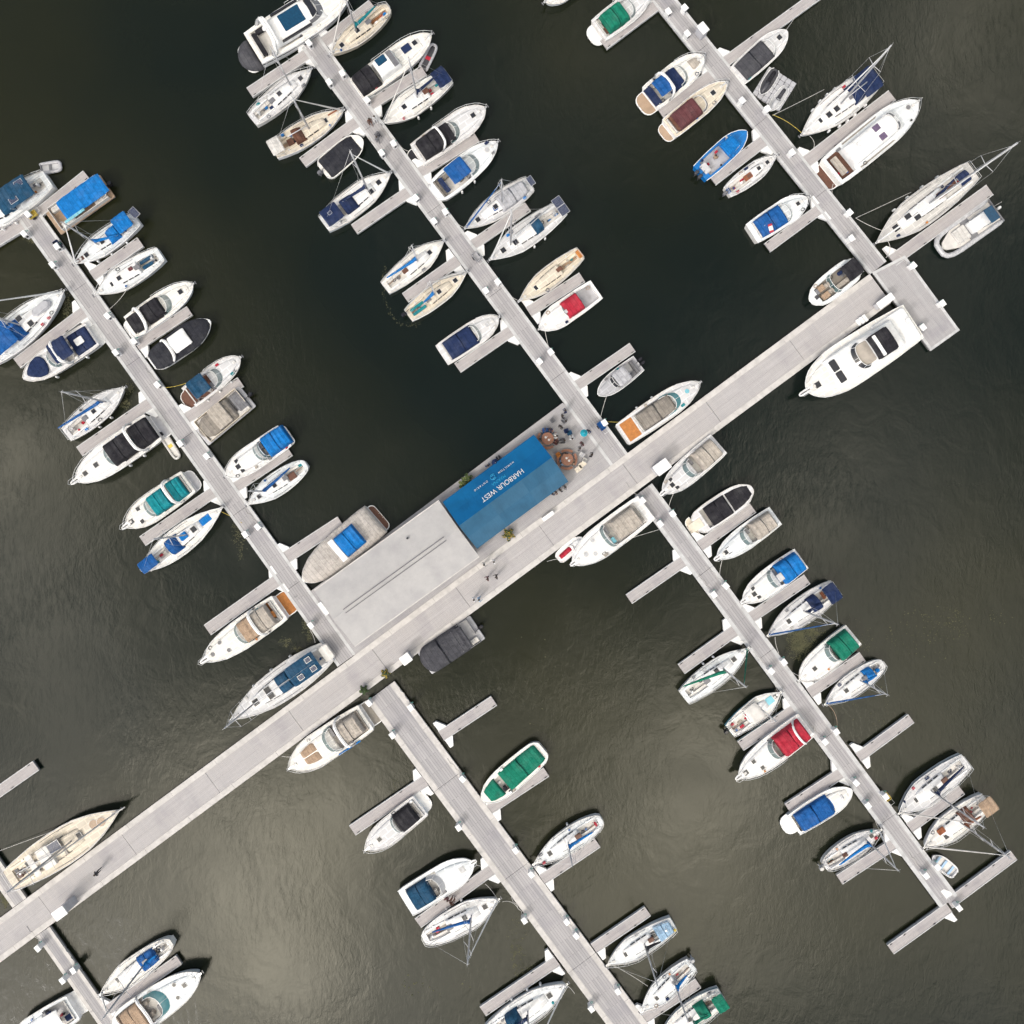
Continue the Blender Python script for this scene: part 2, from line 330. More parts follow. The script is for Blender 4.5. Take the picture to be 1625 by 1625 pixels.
FINGERS = [  # pier, side, root, tip, width
('A','right',(62,337),(137,277),16),('A','left',(47,349),(-40,402),21),('A','right',(146,438),(223,384),18),('A','left',(134,495),(27,577),19),('A','right',(217,549),(301,493),17),
('A','left',(239,639),(126,717),18),('A','right',(296,664),(382,606),18),('A','right',(373,774),(460,716),17),('A','left',(342,779),(226,859),18),('A','right',(452,886),(541,828),20),('A','left',(446,917),(329,1000),20),
('B','left',(492,83),(396,147),18),('B','right',(514,67),(591,7),18),('B','right',(587,167),(673,112),18),('B','left',(567,193),(480,258),18),('B','right',(666,274),(757,218),17),
('B','left',(652,302),(562,364),18),('B','right',(750,389),(838,328),17),('B','left',(727,413),(643,473),18),('B','right',(839,495),(924,440),18),('B','left',(813,524),(726,584),18),('B','right',(914,613),(1004,551),17),
('C','left',(1043,7),(958,71),18),('C','left',(1134,120),(1047,177),24),('C','left',(1214,222),(1131,286),19),('C','left',(1306,328),(1218,393),17),
('C','right',(1151,98),(1300,-10),17),('C','right',(1279,257),(1416,151),20),('C','right',(1416,414),(1571,301),20),
('D','left',(1087,889),(998,951),18),('D','right',(1110,867),(1195,806),18),('D','right',(1190,981),(1281,919),18),('D','left',(1167,1000),(1081,1062),19),('D','right',(1284,1100),(1369,1042),18),
('D','left',(1262,1125),(1175,1184),18),('D','right',(1362,1202),(1446,1140),17),('D','left',(1339,1224),(1250,1283),18),('D','right',(1443,1314),(1526,1253),18),('D','left',(1423,1336),(1332,1396),18),
('D','right',(1506,1434),(1609,1357),18),('D','left',(1506,1440),(1413,1507),18),
('E','right',(700,1168),(784,1112),18),('E','left',(675,1239),(559,1318),19),('E','right',(776,1285),(867,1225),17),('E','right',(860,1396),(948,1337),18),('E','left',(782,1379),(663,1465),18),
('E','right',(942,1505),(1028,1446),18),('E','left',(884,1525),(766,1605),18),('E','right',(1020,1617),(1108,1560),18),
('F','right',(166,1606),(284,1523),17),('G','left',(-90,1318),(57,1215),18)]
def build_fingers():
    cnt = {}
    for pk, side, a, t, w in sorted(FINGERS, key=lambda f: f[2][1]):
        nm, pa, pb = PIERS[pk]; i = cnt.get((pk, side), 0); cnt[(pk, side)] = i+1
        if pk == 'G': lab = 'lone grey finger dock tip reaching in from the left photo edge'
        elif pk == 'F': lab = 'grey finger dock between two white boats on the narrow bottom left pier'
        else: lab = 'grey finger dock, %s from the top on the %s side of the %s' % (ORD[i], side, nm)
        r, L, hw = strip('finger_dock', lab, 'finger dock', a, t, w, .565, 'finger_boards', 'kerb_cool', .1, group='finger docks')
        for cx in (L*.3, L*.72, L*.95):
            sg = 1 if (i+int(cx)) % 2 else -1; m = MB(); m.tube([(cx-.16, sg*(hw-.14), .66), (cx+.16, sg*(hw-.14), .66)], .035, 5); m.box(cx-.06, cx+.06, sg*(hw-.14)-.04, sg*(hw-.14)+.04, .565, .65); m.build('cleat', 'gloss:rub', r)
        if pk == 'G': continue
        # white corner brackets between the pier edge and both sides of the finger
        D = (W(t[0], t[1])-W(a[0], a[1])).normalized(); P = (W(pb[0], pb[1])-W(pa[0], pa[1])).normalized()
        c, s = math.cos(-r.rotation_euler.z), math.sin(-r.rotation_euler.z); pl_ = Vector((P.x*c-P.y*s, P.x*s+P.y*c, 0))
        if pk == 'D' and i == 5 and side == 'right': pass
        for sg in (-1, 1):
            e = pl_ if pl_.y*sg > 0 else -pl_
            if (pk, side, i) in NOBR.get(sg, ()): continue
            q0 = Vector((.06, sg*(hw-.01), 0)); p1 = q0+Vector((1.0, 0, 0)); p2 = q0; p3 = p2+e*1.05; p4 = p3+Vector((.42, 0, 0)); p5 = p1+e*.12
            q = [p2, p1, p5, p4, p3]; q = q if sg > 0 else q[::-1]
            m = MB(); m.prism([(v.x, v.y) for v in q], .2, .60, 0, .03); m.build('corner_bracket', 'gel:white', r)
NOBR = {1: (('A','left',0),('A','right',0),('C','left',0),('E','right',3)), -1: (('A','left',0),('A','right',0),('D','right',5),('D','left',5),('C','right',0),('C','right',2))}
build_fingers()

# ------------------------------------------------------------------ boats
HS = dict(
 sail=[(0,.60),(.12,.78),(.3,.95),(.47,1),(.62,.95),(.76,.74),(.87,.46),(.95,.2),(1,.03)],
 sailr=[(0,.30),(.04,.52),(.13,.76),(.3,.95),(.47,1),(.62,.94),(.76,.72),(.87,.44),(.95,.19),(1,.03)],
 motor=[(0,.88),(.1,.93),(.3,1),(.54,1),(.68,.95),(.8,.81),(.9,.57),(.96,.34),(1,.05)],
 motorr=[(0,.45),(.03,.66),(.09,.86),(.2,.96),(.38,1),(.56,1),(.7,.92),(.82,.75),(.91,.5),(.97,.26),(1,.05)],
 blunt=[(0,.5),(.03,.74),(.1,.92),(.3,1),(.6,1),(.75,.93),(.86,.76),(.94,.5),(.98,.3),(1,.1)],
 blunt2=[(0,.86),(.1,.92),(.3,1),(.6,1),(.72,.96),(.83,.84),(.91,.66),(.96,.46),(.99,.26),(1,.14)],
 ends=[(0,.12),(.05,.34),(.15,.66),(.3,.93),(.45,1),(.62,.93),(.78,.68),(.9,.36),(.96,.17),(1,.03)],
 jon=[(0,.95),(.2,1),(.6,1),(.78,.84),(.9,.5),(1,.05)])
CUBE = [-1,-.985,-.94,-.86,-.7,-.45,-.2,0,.2,.45,.7,.86,.94,.985,1]
class Boat:
    def __init__(s, kind, bow, stern, beam, name, label, cat, shape, hull='white', deck='deck', zd=None, pf=0.0, sprit=0.0, group=None, stripe=None):
        s.kind = kind
        L0 = math.hypot(bow[0]-stern[0], bow[1]-stern[1])*MPP
        s.zd = zd if zd is not None else (.075*L0+.35 if kind == 'sail' else .085*L0+.35)
        A = W(*stern, s.zd); Bq = W(*bow, s.zd*1.15); D = Bq-A; D.z = 0; s.L = D.length; s.hb = beam*MPP*(1-s.zd/CAMH)/2
        s.rz = math.atan2(D.y, D.x); C = (A+Bq)/2
        s.root = thing(name, label, cat, (C.x, C.y, 0), s.rz, group)
        s.C = C; s.u0 = pf; s.u1 = 1-sprit; s.domes = []; s.rnd = random.Random(int(bow[0]*7+bow[1]*13)); j = s.rnd.uniform(-.05, .05); j2 = s.rnd.uniform(-.08, .08); s.shape = [(t, min(1, w*(1+(j if t > .55 else j2)*(1 if t < 1 else 0)))) for t, w in HS[shape]]
        n = Vector(((NAD[0]-812.5)*MPP, (812.5-NAD[1])*MPP, 0)); off = (C-n); ax = Vector((math.cos(s.rz), math.sin(s.rz), 0)); off.z = 0
        s.slope = off.dot(ax)/s.L/(CAMH-s.zd)          # apparent shift in u per metre of height
        if hull == 'white': hull = s.rnd.choice(('white', 'white', 'wwhite', 'cwhite', 'offwhite'))
        if deck in ('white', 'deck'): deck = s.rnd.choice(('white', 'wwhite', 'deck', 'cwhite'))
        s.hullmat = hull; s.deckcol = deck
        s.make_hull(hull, deck, stripe)
    def t(s, u): return min(1, max(0, (u-s.u0)/(s.u1-s.u0)))
    def X(s, u): return (u-.5)*s.L
    def w(s, u): return s.hb*lerp(s.shape, s.t(u))
    def zs(s, u): t = s.t(u); return s.zd*(.93+.06*(1-t)+.26*t*t)
    def cu(s, u, z): return u-s.slope*max(0, z-s.zd-.35)
    def zt(s, u, v=0):                                   # top of deck or cabin at (u, v)
        z = s.zs(u)+.03*(1-v*v)
        for f in s.domes: z = max(z, f(u, v))
        return z
    def part(s, mb, name, mats, parent=None): return mb.build(name, mats, parent or s.root)
    def make_hull(s, hull, deck, stripe):
        us = sorted(set([s.u0+(s.u1-s.u0)*t for t in [0,.015,.04,.09,.16,.25,.35,.45,.55,.65,.73,.8,.86,.91,.95,.98,1]]))
        m = MB()
        prof = [(0,-.55,0),(.55,-.4,0),(.86,0,0),(.90,.12,0),(.955,.62,0),(.985,.80,0),(1,1,0)]
        def pt(u, k, sg):
            p = prof[k]; w = s.w(u); z = s.zs(u); t = s.t(u)
            if p[1] < 0: zz = p[1]*(.9-.5*t*t); ww = w*p[0]*(1-.6*t**4)
            else: zz = p[1]*z; ww = w*(p[0]-(1-p[1])*.22*t*t)
            x = s.X(u)-(1-max(0, p[1]))*t**6*.09*s.L*.6
            return (x, sg*max(.005, ww), zz)
        for sg in (-1, 1):
            for k in range(len(prof)-1):
                mi = 1 if (k == 3 and False) else (2 if k == 2 else (1 if (stripe and k == 4) else 0))
                m.grid(lambda u, q: pt(u, k+int(q), sg), us, [0, 1], mi, True, flip=(sg > 0))
        u = s.u0; ring = [pt(u, k, -1) for k in range(len(prof))][::-1]+[pt(u, k, 1) for k in range(1, len(prof))]
        m.add(ring, [tuple(range(len(ring)))], 0)
        hm = 'gel:'+hull if hull in ('white','wwhite','cwhite','cream','offwhite','silver','lgrey','grey','blue','navy','lblue') else 'gloss:'+hull
        s.hull = s.part(m, 'hull', [hm, 'gloss:'+(stripe or 'navy'), 'gloss:'+('navy' if s.rnd.random() < .5 else 'dark')])
        # rub rail and toe rail
        m = MB()
        for sg in (-1, 1): m.tube([(s.X(u), sg*s.w(u)*.995, s.zs(u)+.01) for u in us], .045, 5, 0)
        s.part(m, 'rub_rail', 'gel:'+('offwhite' if hull in ('white','wwhite','cwhite','cream') and s.rnd.random() < .6 else ('white' if hull != 'cream' else 'tan')))
    def deckmesh(s, ck=None, sole='offwhite', depth=.5, teak=None):
        """ck = (u0,u1,w) cockpit opening"""
        base_u = [s.u0+(s.u1-s.u0)*t for t in [0,.02,.05,.1,.18,.26,.35,.45,.55,.65,.73,.8,.86,.91,.95,.98,1]]
        vs = [-1,-.75,-.5,-.25,0,.25,.5,.75,1]; skip = None
        if ck:
            base_u += [ck[0], ck[1]]; vs += [-ck[2], ck[2]]
            skip = lambda u, v: ck[0] < u < ck[1] and abs(v) < ck[2]
        base_u = sorted(set(base_u)); vs = sorted(set(vs))
        f = lambda u, v: (s.X(u), v*s.w(u)*.985, s.zs(u)-.035+.05*(1-v*v))
        m = MB(); m.grid(f, base_u, vs, 0, True, True, skip)
        dk = s.part(m, 'deck', ['deck:'+s.deckcol])
        if ck:
            u0, u1, wv = ck; m = MB(); n = 8; uu = [u0+(u1-u0)*i/n for i in range(n+1)]
            fl = max(.12, s.zs((u0+u1)/2)-depth)
            m.grid(lambda u, v: (s.X(u), v*s.w(u)*.985, fl), uu, [-wv, 0, wv], 0, False, True)
            for sg in (-1, 1): m.grid(lambda u, q: (s.X(u), sg*wv*s.w(u)*.985, fl if q == 0 else f(u, wv)[2]+.03), uu, [0, 1], 1, False, sg < 0)
            for u, fp in ((u0, 1), (u1, 0)): m.grid(lambda v, q: (s.X(u), v*s.w(u)*.985, fl if q == 0 else f(u, v)[2]+.03), [-wv, 0, wv], [0, 1], 1, False, bool(fp))
            s.fl = fl; s.ck = ck
            s.part(m, 'cockpit', [('teak:' if sole in ('teak','orange','brown') else 'gel:')+sole, 'gel:'+s.deckcol])
        return dk
    def dome(s, name, u0, u1, wf, h, mat, p=3.2, fr=.25, rr=.12, z0=None, sag=0, bows=3, taper=0, rec=False, parent=None, sub=False, v0=0, rnd=0, rf=0):
        n = 22; us = [u0+(u1-u0)*(1-math.cos(PI*i/n))/2 for i in range(n+1)]
        if sag: us = sorted(set(us+[u0+(u1-u0)*i/24 for i in range(25)]))
        um = (u0+u1)/2; Wm = s.w(um)
        def hw(u):
            t = (u-u0)/(u1-u0); g = 1
            if rnd and t < rnd: g = max(.05, 1-(1-t/rnd)**2)**.5
            if rf and 1-t < rf: g *= max(.05, 1-(1-(1-t)/rf)**2)**.5
            return max(.02, g)*(min(s.w(u)*(1.0 if wf > 1 else .93), Wm*1.05)*min(wf, 1.03)*(1-taper*t) if v0 == 0 else Wm*wf*(1-taper*t))
        def E(t):
            a = 1 if rr <= 0 else min(1, max(0, t)/rr); c = 1 if fr <= 0 else min(1, max(0, 1-t)/fr)
            return (1-(1-a)**2.2)**.5*(1-(1-c)**2)**.6
        def zb(u): return (s.zs(u)+.0) if z0 is None else z0
        def Z(u, q):
            t = (u-u0)/(u1-u0); z = zb(u)+h*E(t)*max(0, 1-abs(q)**p)**(1/p)
            if sag: z -= sag*math.sin(PI*bows*t)**2*max(0, 1-q*q)
            return z
        m = MB(); m.grid(lambda u, q: (s.X(u), v0*Wm+q*hw(u), Z(u, q)-(.03 if abs(q) == 1 else 0)), us, CUBE, 0, True, True)
        if rec:
            def top(u, v):
                if u < u0 or u > u1: return -9
                q = v*s.w(u)/max(.01, hw(u)); return Z(u, q) if abs(q) < 1 else -9
            s.domes.append(top)
        return s.part(m, name, [mat], parent)
    def cabin(s, u0, u1, wf, h=.38, col='white', strips=3, fr=.3, taper=.25, band=True):
        c = s.dome('cabin', u0, u1, wf, h, 'deck:'+col, 4.5, fr, .04, rec=True, taper=taper)
        if strips:
            us = [u0+(u1-u0)*(.1+.62*i/strips) for i in range(strips+1)]; um = (u0+u1)/2; Wm = s.w(um)
            for i in range(strips):
                a, b_ = us[i]+.006, us[i+1]-.012
                for sg in (-1, 1):
                    P = []
                    for u in (a, b_):
                        t = (u-u0)/(u1-u0); hw = min(s.w(u)*.93, Wm*1.05)*wf*(1-taper*t)
                        for q, dz in ((.995, .35), (.93, .74)): P.append((s.X(u), sg*(hw*q+.02), s.zs(u)+h*dz))
                    vs = P+[(x, y+sg*.03, z+.01) for x, y, z in P]; m = MB()
                    m.add(vs, [(0,2,3,1),(4,5,7,6),(0,1,5,4),(2,6,7,3),(0,4,6,2),(1,3,7,5)], 0); s.part(m, 'side_window', ['gloss:dark'], c)
        return c
    def cv(s, u0, u1, wf, col, h=1.0, bows=3, windows=False, p=4.0, fr=.1, rr=.08):
        z = s.zd+h*.8; u0, u1 = s.cu(u0, z), s.cu(u1, z)
        c = s.dome('canvas_cover', u0, u1, wf, h, 'cv:'+col, p, fr, rr, sag=.07*min(1, h), bows=bows)
        return c
    def bi(s, u0, u1, wf, col, zt=None, bows=3, hard=False):
        zt = zt or s.zd+1.55; u0, u1 = s.cu(u0, zt), s.cu(u1, zt); um = (u0+u1)/2; hw = s.w(max(s.u0+.1*(s.u1-s.u0), um))*wf
        us = [u0+(u1-u0)*i/(8*bows) for i in range(8*bows+1)]; q = [-1,-.96,-.85,-.6,-.3,0,.3,.6,.85,.96,1]
        def f(u, v, dz=0):
            t = (u-u0)/(u1-u0); e = min(1, t/.08, (1-t)/.08)
            return (s.X(u), v*hw*(1-.07*(1-e)), zt-.20*abs(v)**3-.10*(1-e)**2-(0 if hard else .05)*math.sin(PI*bows*t)**2-dz)
        m = MB(); m.grid(f, us, q, 0, True, True); m.grid(lambda u, v: f(u, v, .03), us, q, 0, True)
        for v in (-1, 1): m.grid(lambda u, k: f(u, v, .03*k), us, [0, 1], 0, False, v < 0)
        for u in (u0, u1): m.grid(lambda v, k: f(u, v, .03*k), q, [0, 1], 0, False, u > um)
        b_ = s.part(m, 'hard_top' if hard else 'bimini_top', [('gel:' if hard else 'cv:')+col])
        m = MB()
        for sg in (-1, 1):
            for t in (.06, .94):
                u = u0+(u1-u0)*t; ub = um+(u-um)*.45; ub = max(s.u0+.02, ub)
                m.tube([(s.X(ub), sg*min(s.w(ub)*.93, hw), s.zs(ub)), (s.X(u), sg*hw*.97, zt-.2)], .022, 5)
        s.part(m, 'frame', 'steel', b_); return b_
    def dg(s, u0, u1, wf, col, h=.75):                   # sprayhood in front of a cockpit, window strip in front
        zb = s.zt(u1-.01)-.02; d_ = s.dome('spray_hood', s.cu(u0, zb+h*.6), u1, wf, h+(zb-s.zs(u0)), 'cv:'+col, 3.0, .75, .02, z0=s.zs(u0)+.01)
        return d_
    def ws(s, u, ln, wf, h=.5, col='', z0=None, back=.3, mul=(-.62, 0, .62)):
        """wrap-around windscreen: u = front of its foot"""
        L = s.L; x1 = s.X(u); ww = s.w(u-ln)*wf; zb = (lambda x, y: z0) if z0 is not None else (lambda x, y: s.zt(x/L+.5, min(.8, abs(y)/max(.1, s.w(x/L+.5))))+.0)
        A = [i/12 for i in range(-12, 13)]
        def arc(a, k):
            ph = a*PI/2; y = ww*(1-.13*k)*math.copysign(abs(math.sin(ph))**.85, ph); x = x1-ln*L+ln*L*abs(math.cos(ph))**.75*(1-back*k)-k*.12
            return x, y
        def pt(a, k): x0, y0 = arc(a, 0); x, y = arc(a, k); return (x, y, zb(x0, y0)+h*k)
        m = MB(); m.grid(pt, A, [0, 1], 0, True, False)
        g = s.part(m, 'windscreen', ['glass'+(':'+col if col else '')])
        m = MB(); m.tube([pt(a, 1) for a in A], .03, 5); m.tube([pt(a, 0) for a in A], .025, 5)
        for a in list(mul)+[-1, 1]: m.tube([pt(a, 0), pt(a, 1)], .022, 4)
        s.part(m, 'frame', 'gel:white', g); return g
    def ha(s, u, v, sz=.5, col='dark', name='deck_hatch'):
        z = s.zt(u, v); x, y = s.X(u), v*s.w(u); m = MB(); h = sz/2
        m.box(x-h-.05, x+h+.05, y-h-.05, y+h+.05, z-.06, z+.035, 0, .03); m.box(x-h, x+h, y-h, y+h, z, z+.05, 1, .02); s.part(m, name, ['gel:offwhite', 'gloss:'+col])
    def rh(s, u, v, r=.22, col='grey'):
        z = s.zt(u, v); m = MB(); x, y = s.X(u), v*s.w(u); m.cyl(x, y, z-.06, z+.03, r+.05, 16, 0); m.cyl(x, y, z, z+.045, r, 16, 1); s.part(m, 'round_hatch', ['gel:offwhite', 'gloss:'+col])
    def ar(s, u, wf=.9, z=1.5, d=.35, col='white', rake=.3):
        zt = s.zd+z; u = s.cu(u, zt); hw = s.w(u)*wf; m = MB(); pts = []
        for i in range(15):
            a = -1+2*i/14; y = math.copysign(min(1, abs(a)*1.25), a)*hw; k = 1-max(0, (abs(a)-.55)/.45)**1.6; pts.append((s.X(u)-rake*(1-k)*1.5-(.25*abs(a)**2), y, s.zs(u)+z*k))
        m.tube(pts, .13, 8, 0, 1.0); m2 = MB()
        vs = [Vector(p) for p in pts]
        for p, q in zip(vs, vs[1:]): m.add([p+Vector((-d/2,0,.05)), p+Vector((d/2,0,.05)), q+Vector((d/2,0,.05)), q+Vector((-d/2,0,.05)), p+Vector((-d/2,0,-.05)), p+Vector((d/2,0,-.05)), q+Vector((d/2,0,-.05)), q+Vector((-d/2,0,-.05))], [(0,1,2,3),(7,6,5,4),(0,4,5,1),(2,6,7,3)], 0, False)
        a = s.part(m, 'radar_arch', ['gel:'+col]); return a
    def rd(s, u, v=0, r=.28, z=1.7, col='white'):
        m = MB(); x, y = s.X(s.cu(u, s.zd+z)), v*s.w(.5); m.cyl(x, y, s.zd+z-.25, s.zd+z, .08, 8); m.cyl(x, y, s.zd+z-.05, s.zd+z+.14, r, 14, 0, r*.85); s.part(m, 'radome', ['gel:'+col])
    def pd(s, u0, u1, wf, col, h=.12, name='sun_pad', p=5, parts=2):
        for i in range(parts):
            m = MB(); g = .012; us = [u0+(u1-u0)*k/8 for k in range(9)]; q0, q1 = (-1+2*i/parts+g, -1+2*(i+1)/parts-g)
            qs = [q0+(q1-q0)*k/5 for k in range(6)]
            def f(u, q):
                e = min(1, min(u-u0, u1-u)/(.02)+.0) if u1 > u0 else 1; r = min(1, (q-q0)/.08, (q1-q)/.08); k = max(0, min(1, e))*max(0, min(1, r))
                wv = wf*(1-.25*max(0, (u-u0)/(u1-u0)-.6)); return (s.X(u), q*wv*s.w(u), s.zt(u, q*wv)-.02+h*k**.5)
            m.grid(f, us, qs, 0, True, True); s.part(m, name, ['cv:'+col])
    def bx(s, name, u0, u1, v0, v1, z, h, col, fam='gel', bev=.06):
        zz = z if z is not None else s.zt((u0+u1)/2, (v0+v1)/2)-.03; um = (u0+u1)/2; m = MB()
        m.box(s.X(u0), s.X(u1), min(v0, v1)*s.w(um), max(v0, v1)*s.w(um), zz, zz+h, 0, bev); return s.part(m, name, [fam+':'+col])
    def seats(s, col='white', helm=True, fam='cv'):
        u0, u1, wv = s.ck; fl = s.fl; L = s.L; m = MB(); d = .5/L*1.0; x0, x1 = s.X(u0), s.X(u1)
        w0 = s.w(u0)*wv*.97; w1 = s.w(u1)*wv*.97; wm = min(w0, w1)
        m.box(x0+.03, x0+.5, -wm, wm, fl, fl+.42, 0, .07); m.box(x0+.03, x0+.16, -wm, wm, fl+.42, fl+.75, 0, .05)
        m.box(x0+.52, x0+(x1-x0)*.55, wm-.48, wm, fl, fl+.42, 0, .07)
        s.part(m, 'bench_seat', [fam+':'+col])
        if helm and x1-x0 > 1.6:
            for sg, nm in ((-1, 'helm_seat'), (1, 'passenger_seat')):
                m = MB(); xc = x0+(x1-x0)*.72; m.box(xc-.25, xc+.25, sg*wm*.5-.24, sg*wm*.5+.24, fl, fl+.5, 0, .08); m.box(xc-.3, xc-.16, sg*wm*.5-.24, sg*wm*.5+.24, fl+.5, fl+.95, 0, .06); s.part(m, nm, [fam+':'+col])
            m = MB(); xc = x1-.35; m.box(xc, x1-.02, -wm, -wm*.15, fl, s.zs(u1)+.15, 0, .05); s.part(m, 'dashboard', ['gel:grey'])
    def benches(s, col='offwhite', fam='gel'):
        u0, u1, wv = s.ck; fl = s.fl
        for sg in (-1, 1):
            m = MB(); n = 6; us = [u0+(u1-u0)*i/n for i in range(n+1)]; zt = fl+.32
            m.grid(lambda u, q: (s.X(u), sg*s.w(u)*.985*wv*(.99 if q == 1 else .45), zt), us, [0, 1], 0, False, sg > 0)
            m.grid(lambda u, q: (s.X(u), sg*s.w(u)*.985*wv*.45, fl if q == 0 else zt), us, [0, 1], 0, False, sg < 0)
            s.part(m, 'cockpit_bench', [fam+':'+col])
    def so(s, u, v, lx, ly, z, rot=0):
        m = MB(); x, y = s.X(s.cu(u, z)), v*s.hb; m.box(-lx/2-.03, lx/2+.03, -ly/2-.03, ly/2+.03, -.03, 0, 1); m.box(-lx/2, lx/2, -ly/2, ly/2, 0, .012, 0)
        o = s.part(m, 'solar_panel', ['solar', 'steel']); o.location = (x, y, z); o.rotation_euler.z = rot
    def ob(s, n=1, v=0.0, col='black', sc_=1.0):
        for i in range(n):
            y = (v+(i-(n-1)/2)*.42)*s.hb; x = s.X(s.u0); m = MB(); z = s.zs(s.u0)
            m.box(x-.62*sc_, x-.12*sc_, y-.19*sc_, y+.19*sc_, z+.05, z+.55*sc_, 0, .12*sc_); m.box(x-.3, x+.05, y-.14, y+.14, z-.2, z+.1, 0, .03)
            m.tube([(x-.35*sc_, y, z+.1), (x-.4*sc_, y, -.5)], .09*sc_, 6, 0, .6); m.tube([(x-.75*sc_, y, -.35), (x-.25*sc_, y, -.35)], .07, 6)
            m.tube([(x-.1, y, z+.35), (x+.45*sc_, y+.1, z+.42)], .03, 5)
            s.part(m, 'outboard_motor', ['gloss:'+col])
    def fe(s, sides, us, col='white'):
        for sd in sides:
            for u in us:
                m = MB(); x, y = s.X(u), sd*(s.w(u)+.10); z = s.zs(u); P = [(x, y, z-.95), (x, y, z-.88), (x, y, z-.75), (x, y, z-.4), (x, y, z-.28), (x, y, z-.2)]
                m.tube(P, [.03, .11, .13, .13, .11, .03], 8); m.tube([(x, y, z-.2), (x, sd*s.w(u)*.96, z+.5)], .012, 4); s.part(m, 'fender', ['gel:'+col])
    def clutter(s, n=5):
        r = s.rnd; ck = getattr(s, 'ck', None)
        for i in range(n):
            q = r.random(); inck = ck and r.random() < .6
            if inck: u = r.uniform(ck[0]+.02, ck[1]-.02); v = r.uniform(-.8, .8)*ck[2]; z = s.fl+(.33 if abs(v) > ck[2]*.45 else .01)
            else: u = r.choice((r.uniform(.55, .9), r.uniform(.1, .5))); v = r.choice((-1, 1))*r.uniform(.72, .86); z = s.zs(u)
            x, y = s.X(u), v*s.w(u); m = MB()
            if q < .35:
                m.tube([(x+math.cos(a)*(.16+.004*k), y+math.sin(a)*(.13+.004*k), z+.03+.002*k) for k, a in enumerate([PI*j/5 for j in range(21)])], .022, 4); s.part(m, 'rope_coil', ['rope:'+r.choice(('offwhite','tan','navy','rub'))])
            elif q < .65:
                a = r.uniform(.1, .3); m.box(x-a, x+a, y-.15, y+.15, z, z+.12, 0, .05); s.part(m, 'cushion', ['cv:'+r.choice(('navy','beige','offwhite','red','grey','teal'))])
            elif q < .85:
                m.box(x-.18, x+.18, y-.12, y+.12, z, z+.25, 0, .04); s.part(m, 'cool_box', ['gel:'+r.choice(('white','bblue','grey','red'))])
            else:
                m.cyl(x, y, z, z+.18, .1, 8, 0, .13); s.part(m, 'bucket', ['gloss:'+r.choice(('rub','blue','orange'))])
    def rail(s, u0=.5, h=.55, closed=True, inset=.07, life=False, both=True, name='bow_rail', u1=None, nst=5, sag=0):
        u1 = s.u1 if u1 is None else u1; n = 14; us = [u0+(u1-u0)*i/n for i in range(n+1)]; m = MB()
        def P(u, sg, k): return (s.X(u)-(0 if u < u1-.01 else 0)+.06*k, sg*max(.05, s.w(u)-inset), s.zs(u)+h*k)
        if both:
            for sg in (-1, 1):
                for k in ((1,) if not life else (1, .5)): m.tube([P(u, sg, k) for u in us], .022 if not life else .014, 5)
                for i in range(nst): u = u0+(u1-u0)*i/(nst-.5); m.tube([P(u, sg, 0), P(u, sg, 1)], .018, 4)
        if closed: m.tube([P(u1, -1, 1), (s.X(u1)+.22, 0, s.zs(u1)+h*1.05), P(u1, 1, 1)], .022, 5)
        return s.part(m, name, 'steel')
    def pushpit(s, u1=.12, h=.6):
        m = MB(); us = [s.u0+.005+(u1-s.u0)*i/5 for i in range(6)]
        P = [(s.X(u), -(s.w(u)-.06), s.zs(u)+h) for u in us[::-1]]+[(s.X(u), s.w(u)-.06, s.zs(u)+h) for u in us]
        m.tube(P, .022, 5); m.tube([(x, y, z-.3) for x, y, z in P], .014, 4)
        for p in P[::3]: m.tube([p, (p[0], p[1], p[2]-h)], .018, 4)
        s.part(m, 'stern_rail', 'steel')
    def anchor(s):
        u = s.u1; x = s.X(u); z = s.zs(u); m = MB(); m.box(x-.55, x+.18, -.1, .1, z-.02, z+.06, 0, .02); s_ = s.part(m, 'bow_roller', ['steel'])
        m = MB(); m.box(x-.95, x-.65, -.14, .14, s.zt(u-.09)-.02, s.zt(u-.09)+.12, 0, .04); s.part(m, 'windlass', ['gel:offwhite']); m = MB(); m.tube([(x-.1, 0, z+.09), (x+.3, 0, z-.02), (x+.36, 0, z-.1)], .035, 5); m.box(x+.28, x+.38, -.17, .17, z-.12, z-.03); s.part(m, 'anchor', ['gloss:grey'])
    def platform(s, col='white', rnd=False, wf=.9):
        m = MB(); x0, x1 = s.X(0), s.X(s.u0)+.03; w = max(s.w(s.u0), s.w(s.u0+.12)*.9)*wf; z0, z1 = .22, .34; r = min(.9, (x1-x0)*.8)
        poly = [(x1,-w),(x1,w)]+[(x0+r-r*math.sin(a), w-r+r*math.cos(a)) for a in [i*PI/8 for i in range(5)]]+[(x0+r-r*math.cos(a), -w+r-r*math.sin(a)) for a in [i*PI/8 for i in range(5)]]
        m.prism(poly, z0, z1, 0); k = s.part(m, 'swim_platform', ['gel:white'])
        if col != 'white':
            m = MB(); m.prism([((x-(x0+x1)/2)*.84+(x0+x1)/2, y*.93) for x, y in poly], z1+.001, z1+.015); s.part(m, 'platform_pad', [('teak:' if col in ('teak','orange','brown') else 'gel:')+col], k)
        m = MB()
        for sg in (-1, 1): m.tube([(x0+.2, sg*.3, z1), (x0+.05, sg*.3, z1+.2), (x0-.05, sg*.3, -.1)], .02, 5)
        s.part(m, 'boarding_ladder', 'steel', k)
